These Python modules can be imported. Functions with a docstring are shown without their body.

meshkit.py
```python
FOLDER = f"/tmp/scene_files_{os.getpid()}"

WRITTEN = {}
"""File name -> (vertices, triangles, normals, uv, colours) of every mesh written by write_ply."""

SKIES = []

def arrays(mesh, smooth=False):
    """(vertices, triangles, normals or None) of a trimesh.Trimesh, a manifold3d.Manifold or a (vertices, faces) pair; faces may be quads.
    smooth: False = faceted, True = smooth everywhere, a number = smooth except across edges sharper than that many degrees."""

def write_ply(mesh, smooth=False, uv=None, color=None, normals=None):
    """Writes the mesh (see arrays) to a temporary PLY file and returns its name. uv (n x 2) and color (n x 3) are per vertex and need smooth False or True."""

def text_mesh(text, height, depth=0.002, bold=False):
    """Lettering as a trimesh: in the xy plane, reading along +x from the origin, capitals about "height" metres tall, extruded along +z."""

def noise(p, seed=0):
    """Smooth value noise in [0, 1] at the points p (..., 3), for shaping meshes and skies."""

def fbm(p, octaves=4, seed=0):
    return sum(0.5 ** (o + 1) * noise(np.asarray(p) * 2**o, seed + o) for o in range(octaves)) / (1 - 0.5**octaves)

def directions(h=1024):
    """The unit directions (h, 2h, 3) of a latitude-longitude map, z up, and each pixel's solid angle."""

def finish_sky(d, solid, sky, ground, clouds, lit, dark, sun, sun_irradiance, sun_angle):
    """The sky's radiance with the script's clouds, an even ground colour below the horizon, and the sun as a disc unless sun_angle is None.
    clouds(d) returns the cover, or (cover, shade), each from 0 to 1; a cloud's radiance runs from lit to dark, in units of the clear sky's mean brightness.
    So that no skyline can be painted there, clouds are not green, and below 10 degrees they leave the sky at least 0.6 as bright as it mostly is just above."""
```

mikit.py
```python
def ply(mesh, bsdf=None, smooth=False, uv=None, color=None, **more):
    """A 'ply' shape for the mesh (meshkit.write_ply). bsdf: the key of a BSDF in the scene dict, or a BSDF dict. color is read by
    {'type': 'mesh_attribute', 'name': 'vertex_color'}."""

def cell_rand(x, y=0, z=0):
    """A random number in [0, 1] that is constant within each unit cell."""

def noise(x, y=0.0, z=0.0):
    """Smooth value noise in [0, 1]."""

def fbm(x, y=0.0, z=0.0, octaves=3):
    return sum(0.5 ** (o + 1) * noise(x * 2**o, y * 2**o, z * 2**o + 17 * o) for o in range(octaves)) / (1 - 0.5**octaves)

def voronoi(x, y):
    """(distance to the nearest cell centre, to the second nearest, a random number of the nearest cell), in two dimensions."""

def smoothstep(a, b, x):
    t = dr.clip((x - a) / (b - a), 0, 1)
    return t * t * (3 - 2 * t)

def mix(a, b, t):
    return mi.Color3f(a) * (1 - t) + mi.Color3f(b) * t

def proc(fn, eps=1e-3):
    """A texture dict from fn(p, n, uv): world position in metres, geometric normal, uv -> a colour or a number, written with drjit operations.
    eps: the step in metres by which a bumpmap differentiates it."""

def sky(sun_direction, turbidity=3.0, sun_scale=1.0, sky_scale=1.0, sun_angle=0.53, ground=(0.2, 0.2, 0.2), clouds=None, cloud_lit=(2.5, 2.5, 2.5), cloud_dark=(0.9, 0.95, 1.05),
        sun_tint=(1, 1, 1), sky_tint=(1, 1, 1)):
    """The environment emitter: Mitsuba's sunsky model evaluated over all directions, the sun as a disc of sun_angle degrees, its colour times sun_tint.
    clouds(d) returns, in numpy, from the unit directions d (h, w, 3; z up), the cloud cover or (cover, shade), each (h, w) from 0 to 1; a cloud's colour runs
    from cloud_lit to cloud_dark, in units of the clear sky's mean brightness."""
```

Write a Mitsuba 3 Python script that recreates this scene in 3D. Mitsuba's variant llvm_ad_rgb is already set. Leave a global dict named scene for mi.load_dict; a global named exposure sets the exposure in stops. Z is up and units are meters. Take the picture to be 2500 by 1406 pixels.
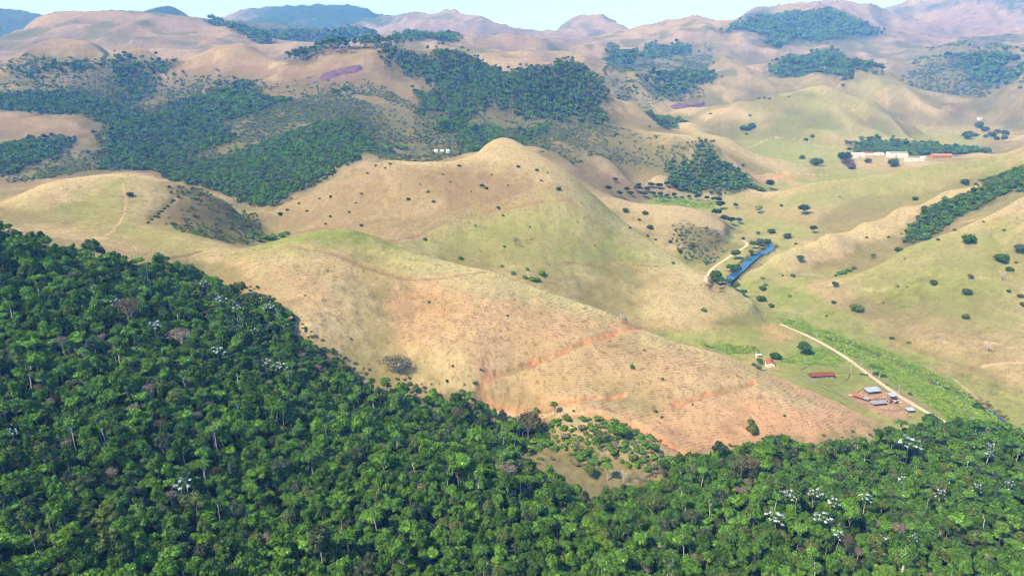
import math, random, numpy as np, trimesh, mitsuba as mi, mikit, meshkit
from scipy.interpolate import RBFInterpolator, RectBivariateSpline
import shapely
from shapely import Polygon
T = mi.ScalarTransform4f
scene, labels = {}, {}
R = np.random.default_rng(7)

# ---------------------------------------------------------------- camera, sky, exposure
EYE, PITCH, FOV = 270.0, math.radians(19.47), 72.0
scene['camera'] = {'type': 'perspective', 'fov': FOV, 'fov_axis': 'x', 'near_clip': 1.0, 'far_clip': 60000.0,
    'to_world': T().look_at(origin=[0, 0, EYE], target=[0, 1000 * math.cos(PITCH), EYE - 1000 * math.sin(PITCH)], up=[0, 0, 1]),
    'medium': {'type': 'ref', 'id': 'air'}}
SUN = (-0.53, -0.37, 0.765)
scene['sky'] = mikit.sky(SUN, turbidity=3.0, ground=(0.16, 0.15, 0.09), sky_scale=1.22, sky_tint=(0.92, 1.07, 1.20))
exposure = 2.45
AIR = 0.85e-4

CTRL = [[-335.5,450.0,149.3],[-309.5,455.0,135.4],[-287.3,470.0,123.3],[-274.1,490.0,110.3],[-260.4,515.0,99.2],[-245.2,535.0,87.8],[-284.9,370.0,131.9],[-233.9,285.0,102.3],[-166.6,185.0,97.2],[-140.5,195.0,88.3],[-190.4,290.0,99.5],[-229.6,365.0,109.3],[-96.0,205.0,79.4],[-120.5,270.0,68.8],[-140.8,330.0,77.1],[-169.4,410.0,76.4],[-196.8,490.0,84.9],[-55.0,218.0,67.8],[-68.5,285.0,58.1],[-81.3,350.0,52.8],[-104.7,440.0,45.8],[-143.7,455.0,65.5],[-161.9,472.0,77.3],[0.0,230.0,57.1],[0.0,280.0,50.2],[0.0,350.0,39.3],[-41.7,425.0,28.6],[79.4,245.0,43.7],[93.8,300.0,35.1],[111.1,365.0,19.8],[156.2,255.0,34.8],[195.5,335.0,22.3],[240.3,425.0,4.7],[238.7,265.0,25.9],[296.1,345.0,15.2],[364.3,440.0,2.3],[-150.0,100.0,110.0],[0.0,90.0,95.0],[150.0,100.0,80.0],[-520.0,400.0,165.0],[-450.0,200.0,135.0],[500.0,350.0,12.0],[500.0,230.0,35.0],[300.0,110.0,60.0],[-700.0,600.0,150.0],[-330.0,60.0,140.0],[48.5,352.0,13.9],[39.9,395.0,15.6],[22.5,425.0,19.1],[92.5,365.0,11.8],[94.7,405.0,18.6],[65.0,385.0,16.1],[-14.4,440.0,28.3],[41.9,425.0,28.7],[80.6,420.0,23.7],[121.6,402.0,11.8],[167.4,418.0,12.1],[209.4,416.9,8.0],[267.7,455.0,4.2],[-71.9,445.0,43.4],[-77.8,495.0,63.0],[-82.4,535.0,81.9],[-119.9,565.0,100.4],[-190.0,515.0,92.3],[-145.2,472.0,75.8],[15.1,475.0,55.0],[15.9,512.0,73.1],[-28.9,450.0,50.5],[-14.5,447.0,39.2],[74.5,464.0,43.7],[72.6,446.0,33.2],[128.5,435.0,26.2],[134.1,462.0,38.1],[77.9,492.0,54.1],[192.1,452.0,23.4],[-141.2,590.0,116.8],[-150.4,628.4,97.1],[-193.3,585.0,110.2],[-205.9,623.0,90.1],[-113.1,588.0,108.3],[-120.5,626.2,88.8],[-87.3,577.0,99.7],[-93.0,614.5,80.8],[-52.0,570.0,91.7],[-55.4,607.0,73.1],[-17.1,560.0,86.9],[-18.2,596.4,68.7],[33.5,542.0,74.1],[35.7,577.2,56.5],[81.6,522.0,62.3],[86.9,555.9,45.1],[112.6,510.0,51.5],[120.0,543.2,34.5],[158.4,497.0,40.9],[168.7,529.3,23.9],[188.2,488.0,31.3],[194.3,503.9,22.8],[217.2,478.0,20.7],[224.2,493.5,12.2],[243.7,465.0,12.9],[251.6,480.1,4.3],[-225.7,575.0,103.9],[-248.0,560.0,100.5],[16.6,680.0,50.7],[-42.4,700.0,62.1],[-121.9,700.0,79.6],[193.3,610.8,2.0],[156.6,621.1,6.0],[83.0,670.0,23.5],[-68.4,770.0,95.9],[22.8,770.0,95.9],[79.8,795.0,95.0],[-23.8,815.0,119.6],[-233.5,735.0,74.6],[-277.2,770.0,63.0],[-205.9,770.0,86.6],[-165.4,805.0,107.2],[111.8,735.0,40.0],[105.2,680.0,22.0],[160.9,645.0,17.6],[117.5,785.0,63.8],[44.2,735.0,67.8],[-22.0,735.0,76.9],[-98.5,850.0,131.5],[-102.4,883.1,114.8],[-157.8,850.0,129.0],[-163.9,883.1,112.2],[-221.5,840.0,105.1],[-230.2,872.8,88.2],[-271.5,835.0,83.7],[-282.1,867.6,66.6],[-296.0,830.0,71.3],[-68.9,880.0,124.6],[-71.6,914.3,107.3],[-53.8,930.0,122.2],[-55.9,966.3,104.0],[-33.0,955.0,135.7],[-35.1,1017.1,104.7],[-13.8,960.0,138.8],[-14.7,1022.4,107.6],[6.6,955.0,137.4],[7.0,1017.1,106.3],[27.1,938.0,127.4],[28.8,999.0,96.9],[50.5,915.0,116.1],[53.7,974.5,86.3],[77.9,890.0,105.8],[83.0,947.8,76.8],[115.7,850.0,77.8],[123.2,905.2,49.9],[157.1,818.0,49.0],[167.4,871.2,22.0],[190.7,785.0,29.4],[203.1,836.0,3.1],[216.5,752.0,19.3],[230.6,800.9,-6.1],[241.7,712.0,16.0],[257.4,758.3,-8.5],[257.3,678.0,10.6],[274.0,722.1,-12.9],[275.3,632.0,-2.1],[229.8,570.1,0.0],[261.9,541.7,0.0],[294.6,508.5,0.0],[316.4,481.8,0.0],[380.6,508.5,0.0],[337.9,553.5,0.0],[324.9,645.6,0.0],[310.7,714.5,0.0],[304.6,863.0,0.0],[357.1,938.9,0.0],[338.6,1027.8,0.0],[324.8,1222.2,1.0],[251.7,1217.7,2.0],[293.4,768.0,0.0],[336.8,463.3,0.0],[374.1,473.8,1.0],[233.7,1010.0,34.3],[270.0,1035.0,30.4],[297.2,1020.0,23.9],[223.2,930.0,19.9],[279.3,950.0,14.6],[344.6,989.1,1.0],[268.0,883.5,2.0],[210.0,1143.5,8.0],[827.9,1150.0,104.4],[860.1,1194.8,76.8],[724.6,1165.0,79.5],[752.9,1210.4,52.7],[648.3,1180.0,62.6],[673.6,1226.0,36.4],[600.8,1200.0,50.0],[624.2,1246.8,23.8],[525.8,1230.0,31.5],[546.3,1278.0,5.4],[467.5,1235.0,15.9],[485.8,1283.2,-9.9],[424.9,1215.0,1.9],[382.9,1176.4,4.0],[667.6,1085.0,57.0],[556.7,1110.0,29.0],[468.4,1080.0,12.7],[387.4,1083.5,2.0],[586.9,1050.0,30.7],[661.0,1065.0,51.5],[449.6,1022.2,4.0],[498.2,1030.0,8.9],[386.2,989.1,1.0],[741.7,1035.0,85.1],[765.8,1068.6,64.4],[680.1,1010.0,74.1],[702.2,1042.8,54.4],[614.8,990.0,65.1],[634.8,1022.2,46.2],[536.9,960.0,49.5],[554.4,991.2,31.6],[476.1,930.0,36.6],[491.5,960.2,19.6],[417.2,900.0,29.7],[430.8,929.2,13.6],[361.2,870.0,17.1],[372.9,898.3,1.8],[327.3,850.0,13.8],[337.9,877.6,-1.0],[278.6,817.0,3.9],[255.7,788.4,0.0],[381.5,835.0,6.1],[456.3,880.0,14.2],[511.8,905.0,31.1],[513.2,870.0,28.0],[589.8,920.0,53.6],[684.3,975.0,84.4],[316.9,794.5,1.0],[283.9,768.0,0.0],[574.9,780.0,102.5],[593.5,805.4,86.8],[516.8,775.0,71.7],[533.6,800.2,56.5],[477.3,770.0,56.3],[492.8,795.0,41.5],[437.2,765.0,43.3],[451.4,789.9,29.0],[393.3,750.0,25.3],[406.1,774.4,11.5],[360.3,742.0,14.9],[520.7,690.0,71.6],[431.7,670.0,43.2],[380.2,680.0,13.0],[466.9,600.0,39.3],[388.0,585.0,17.3],[427.8,535.0,16.6],[376.6,530.0,2.0],[402.2,492.7,3.0],[344.9,646.5,4.0],[720.0,700.0,112.0],[660.0,550.0,62.0],[570.0,480.0,15.0],[900.0,900.0,120.0],[1100.0,1150.0,130.0],[800.0,300.0,20.0],[700.0,450.0,30.0],[-502.5,680.0,118.3],[-528.7,715.4,96.3],[-475.6,705.0,129.5],[-500.3,741.7,107.4],[-441.3,720.0,137.2],[-464.3,757.4,115.2],[-407.0,735.0,137.4],[-428.2,773.2,115.6],[-382.9,745.0,131.2],[-402.8,783.7,109.5],[-349.7,745.0,120.7],[-367.9,783.7,99.3],[-306.1,740.0,106.2],[-322.0,778.5,85.4],[-293.0,795.0,79.7],[-425.3,620.0,114.8],[-342.7,570.0,113.2],[-366.9,650.0,115.2],[-332.5,640.0,107.8],[-283.2,612.0,102.8],[-249.5,590.0,99.2],[-315.7,690.0,105.6],[-285.1,700.0,86.1],[-410.1,660.0,120.8],[-430.2,590.0,118.6],[-700.0,700.0,110.0],[-900.0,900.0,110.0],[-324.9,900.0,61.5],[-438.7,1000.0,74.6],[-357.5,1120.0,77.9],[-318.0,1330.0,118.5],[-418.1,1330.0,103.6],[-245.5,1150.0,92.8],[-483.5,1010.0,78.7],[-133.7,1360.8,60.0],[-217.7,1300.0,71.6],[-201.2,1400.0,76.4],[-581.2,1050.0,82.4],[-672.6,1000.0,79.6],[-834.3,1150.0,77.9],[-705.7,1450.0,80.9],[-626.8,1200.0,64.6],[-601.2,1400.0,87.2],[-536.6,1450.0,105.3],[-966.3,1350.0,93.6],[-801.6,1400.0,87.2],[-1222.2,1750,168.0],[-1068.2,1650,137.8],[-860.8,1440.0,111.4],[-931.1,1450.0,118.3],[-1004.8,1700,139.0],[-982.0,1850,167.4],[-723.3,1600,129.2],[-603.7,1650,142.8],[-856.1,1650,133.8],[-1269.7,2000,228.1],[-1352.3,2130,151.1],[-1131.7,2050,255.9],[-1205.3,2183,179.8],[-993.1,2000,231.3],[-1057.7,2130,158.7],[-884.0,1950,221.0],[-941.5,2077,151.4],[-1317.0,1950,213.8],[-1402.6,2077,137.3],[-820.4,2100,245.8],[-873.7,2236,172.5],[-917.4,2000,221.8],[-977.1,2130,150.3],[-939.9,1900,193.1],[-1001.0,2024,124.2],[-722.9,2080,230.8],[-769.9,2215,159.2],[-621.4,2000,199.7],[-661.8,2130,131.6],[-793.6,1700,143.6],[-659.1,1700,148.2],[-793.2,1900,185.0],[-546.9,1900,215.2],[-582.5,2024,151.0],[-483.7,1950,237.3],[-515.2,2077,172.0],[-337.7,1980,247.2],[-359.7,2109,181.9],[-204.4,1950,232.2],[-217.7,2077,168.5],[-105.2,1900,215.2],[-112.0,2024,153.4],[0.0,1850,189.2],[0.0,1970,129.1],[82.3,1850,192.2],[87.7,1970,132.0],[190.7,1800,181.8],[203.1,1917,123.0],[224.8,1740,147.2],[239.4,1853,90.2],[-440.0,1750,173.0],[-346.1,1770,171.9],[-254.7,1830,188.1],[-496.3,1600,137.9],[-350.3,1550,133.6],[-180.8,1600,129.2],[0.0,1600,120.3],[134.7,1580,104.7],[-200.4,1400.0,92.2],[-81.3,1420.0,89.7],[41.5,1450.0,85.9],[-99.6,1780,161.7],[236.7,1750,129.4],[245.9,1818,94.9],[286.2,1750,126.5],[297.3,1818,91.9],[338.1,1700,92.2],[351.3,1766,58.4],[367.9,1650,67.9],[166.4,1450.0,77.7],[287.4,1430.0,76.3],[393.9,1400.0,80.3],[426.2,1330.0,32.4],[447.9,1270.0,9.4],[347.6,1315.6,4.0],[188.6,1300.0,52.9],[108.8,1250.0,61.2],[140.4,1200.0,41.5],[238.6,1310.6,5.0],[265.6,1300.0,30.1],[69.2,1200.0,90.3],[264.2,1600,93.7],[448.8,1750,72.3],[463.4,1807,43.0],[492.6,1620,55.1],[508.6,1673,27.6],[583.1,1550,23.7],[602.1,1600,-3.2],[664.8,1480.0,-0.5],[462.8,1450.0,27.8],[488.5,1392.0,5.0],[400.1,1800,66.7],[707.9,1990,6.0],[658.7,1599,3.0],[836.0,1680,4.0],[1020.7,1680,4.0],[832.9,1934,8.0],[1026.3,1879,8.0],[591.3,1447.1,3.0],[740.1,1494.5,3.0],[633.9,2250,90.4],[658.6,2338,44.8],[790.8,2350,114.4],[821.6,2442,66.0],[922.9,2350,111.8],[958.9,2442,62.6],[1033.9,2300,105.2],[1074.2,2390,56.0],[1118.8,2250,71.9],[1162.4,2338,22.9],[501.2,2100,50.3],[520.8,2182,8.2],[1135.8,2100,38.6],[1232.5,2050,9.7],[1197.5,1840,5.0],[716.0,2100,50.3],[888.2,2080,40.8],[549.6,2050,32.7],[639.8,2032,12.0],[434.1,2178,30.0],[833.3,2900,201.7],[865.8,3013,142.8],[964.8,2750,144.0],[1002.4,2857,87.2],[586.4,2700,146.3],[609.3,2805,92.5],[349.6,2300,92.7],[499.4,2400,91.5],[558.3,2300,73.8],[1201.3,2850,172.8],[1240.3,2943,122.5],[1383.4,2800,167.1],[1428.3,2891,116.3],[1051.0,2750,129.3],[1085.1,2839,81.5],[1534,2600,80.9],[1584,2684,31.8],[1539,2350,11.1],[1120.6,2500,111.2],[1813,2600,139.8],[1871,2684,88.3],[1715,2550,108.0],[1770,2633,58.1],[1594,2500,60.9],[1660,2350,63.1],[1600,2342,12.0],[1465.4,2047,10.0],[1900,2600,150.0],[2300,2200,130.0],[1700,1700,90.0],[1223.9,3400,168.4],[1263.6,3510,109.7],[1481.8,3500,236.9],[1530,3614,175.1],[1544,3200,160.8],[1594,3304,103.1],[2293,3800,259.7],[2367,3924,187.6],[2440,3700,240.8],[2519,3820,168.8],[1882,3400,172.0],[1943,3510,108.8],[1924,3000,119.8],[1592,3000,103.7],[796.6,2700,149.2],[2007,4300,247.2],[3095,4600,293.2],[2464,4500,281.1],[1438.6,4800,345.9],[1494.7,4987,248.1],[1765,5000,399.9],[1833,5195,296.5],[2143,5000,410.1],[2227,5195,304.0],[2285,4700,313.0],[2374,4883,211.1],[1482.2,5600,335.6],[1540,5818,222.6],[1777,5800,438.3],[1847,6026,320.1],[2044,6000,498.6],[2123,6234,375.0],[2301,6000,513.7],[2391,6234,388.4],[2625,6000,516.7],[2727,6234,389.0],[2892,6000,468.4],[3005,6234,338.5],[1009.6,5000,328.6],[1049.0,5195,229.1],[813.5,4800,301.6],[845.3,4987,206.6],[1247.5,5200,344.2],[1296.1,5403,239.9],[769.3,4000,238.4],[482.1,3800,200.4],[274.3,3300,166.2],[966.2,3900,218.9],[83.3,3000,159.7],[1178.7,3900,239.2],[-263.3,3200,261.3],[-273.6,3325,198.7],[-54.2,3300,283.2],[-56.3,3429,218.9],[167.7,3400,269.6],[174.2,3533,203.2],[404.3,3500,233.3],[420.0,3637,164.6],[0.0,2900,201.7],[-223.0,2700,234.6],[162.7,2950,215.9],[196.9,6000,300.2],[204.6,6234,183.1],[377.9,6300,356.7],[392.7,6546,233.6],[601.1,6500,405.9],[624.5,6754,278.6],[913.9,6200,336.3],[949.5,6442,214.0],[1000.7,6000,306.4],[1039.7,6234,187.8],[-865.0,6500,432.3],[-898.7,6753,304.4],[-494.3,6500,432.3],[-513.6,6753,305.2],[-171.7,6300,366.3],[-178.4,6546,243.5],[33.9,6200,323.5],[35.2,6442,202.6],[-2651,7500,434.4],[-2754,7792,279.3],[-2420,7500,487.7],[-2515,7792,334.0],[-2081,7500,419.1],[-2163,7792,267.4],[-1869,7500,506.6],[-1942,7793,355.9],[-1726,7500,525.6],[-1793,7792,375.5],[-1547,7500,476.3],[-1607,7792,327.0],[-1189.1,7300,459.7],[-1235.5,7585,315.5],[-1589,4000,349.5],[-1651,4156,265.6],[-1376.2,4200,310.6],[-1429.9,4364,224.4],[-1101.6,4200,304.1],[-1144.6,4364,219.4],[-803.1,4200,306.3],[-834.4,4364,222.9],[-547.5,4000,279.8],[-568.9,4156,201.1],[-353.0,4300,285.0],[-366.8,4468,200.9],[-824.6,3000,243.2],[-575.9,3000,261.9],[-1615,3400,302.8],[-1678,3533,229.4],[-1475.7,3500,341.4],[-1533,3637,267.3],[-1306.7,3400,320.3],[-1357.6,3533,249.2],[-1165.1,3200,277.9],[-1210.6,3325,211.5],[-1187.0,2700,248.7],[-1199.6,2500,224.2],[-966.2,2700,234.6],[-847.3,2700,234.6],[-2058,3000,257.2],[-2138,3117,186.3],[-2083,3200,286.1],[-2164,3325,211.7],[-2047,3400,323.7],[-2127,3533,246.3],[-1892,3400,313.3],[-1966,3533,237.4],[-1763,3400,306.3],[-1832,3533,231.6],[-1707,2700,245.9],[-1408.2,2700,255.7],[-1655,2400,226.0],[-2485,4800,345.9],[-2582,4987,240.5],[-2400,5000,415.1],[-2494,5195,307.0],[-2301,5000,442.9],[-2390,5195,335.6],[-2182,5000,422.7],[-2267,5195,316.3],[-2067,4900,362.4],[-2148,5091,258.7],[-4087,6000,364.8],[-4246,6234,223.3],[-3759,6000,371.0],[-3905,6234,232.9],[-3432,6000,367.9],[-3566,6234,233.1],[-3237,6000,364.8],[-3363,6234,231.9],[3657,7500,510.4],[3800,7792,347.7],[4010,7500,574.6],[4167,7792,408.8],[4344,7500,724.1],[4513,7792,555.1],[4706,7500,724.1],[4889,7792,551.5],[5068,7500,555.8],[5266,7792,379.3],[3431,6000,377.1],[3600,5500,340.0],[2848,5500,354.1],[3948,5800,373.5],[5200,6000,500.0],[4000,4000,330.0],[3000,3000,230.0],[-4500,6000,350.0],[-3500,4000,300.0],[-2500,2500,200.0],[-1700,1500,140.0],[-8000,11000,200.0],[-4000,12000,200.0],[0.0,12500,200.0],[4000,12000,300.0],[8000,11000,300.0]]
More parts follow.
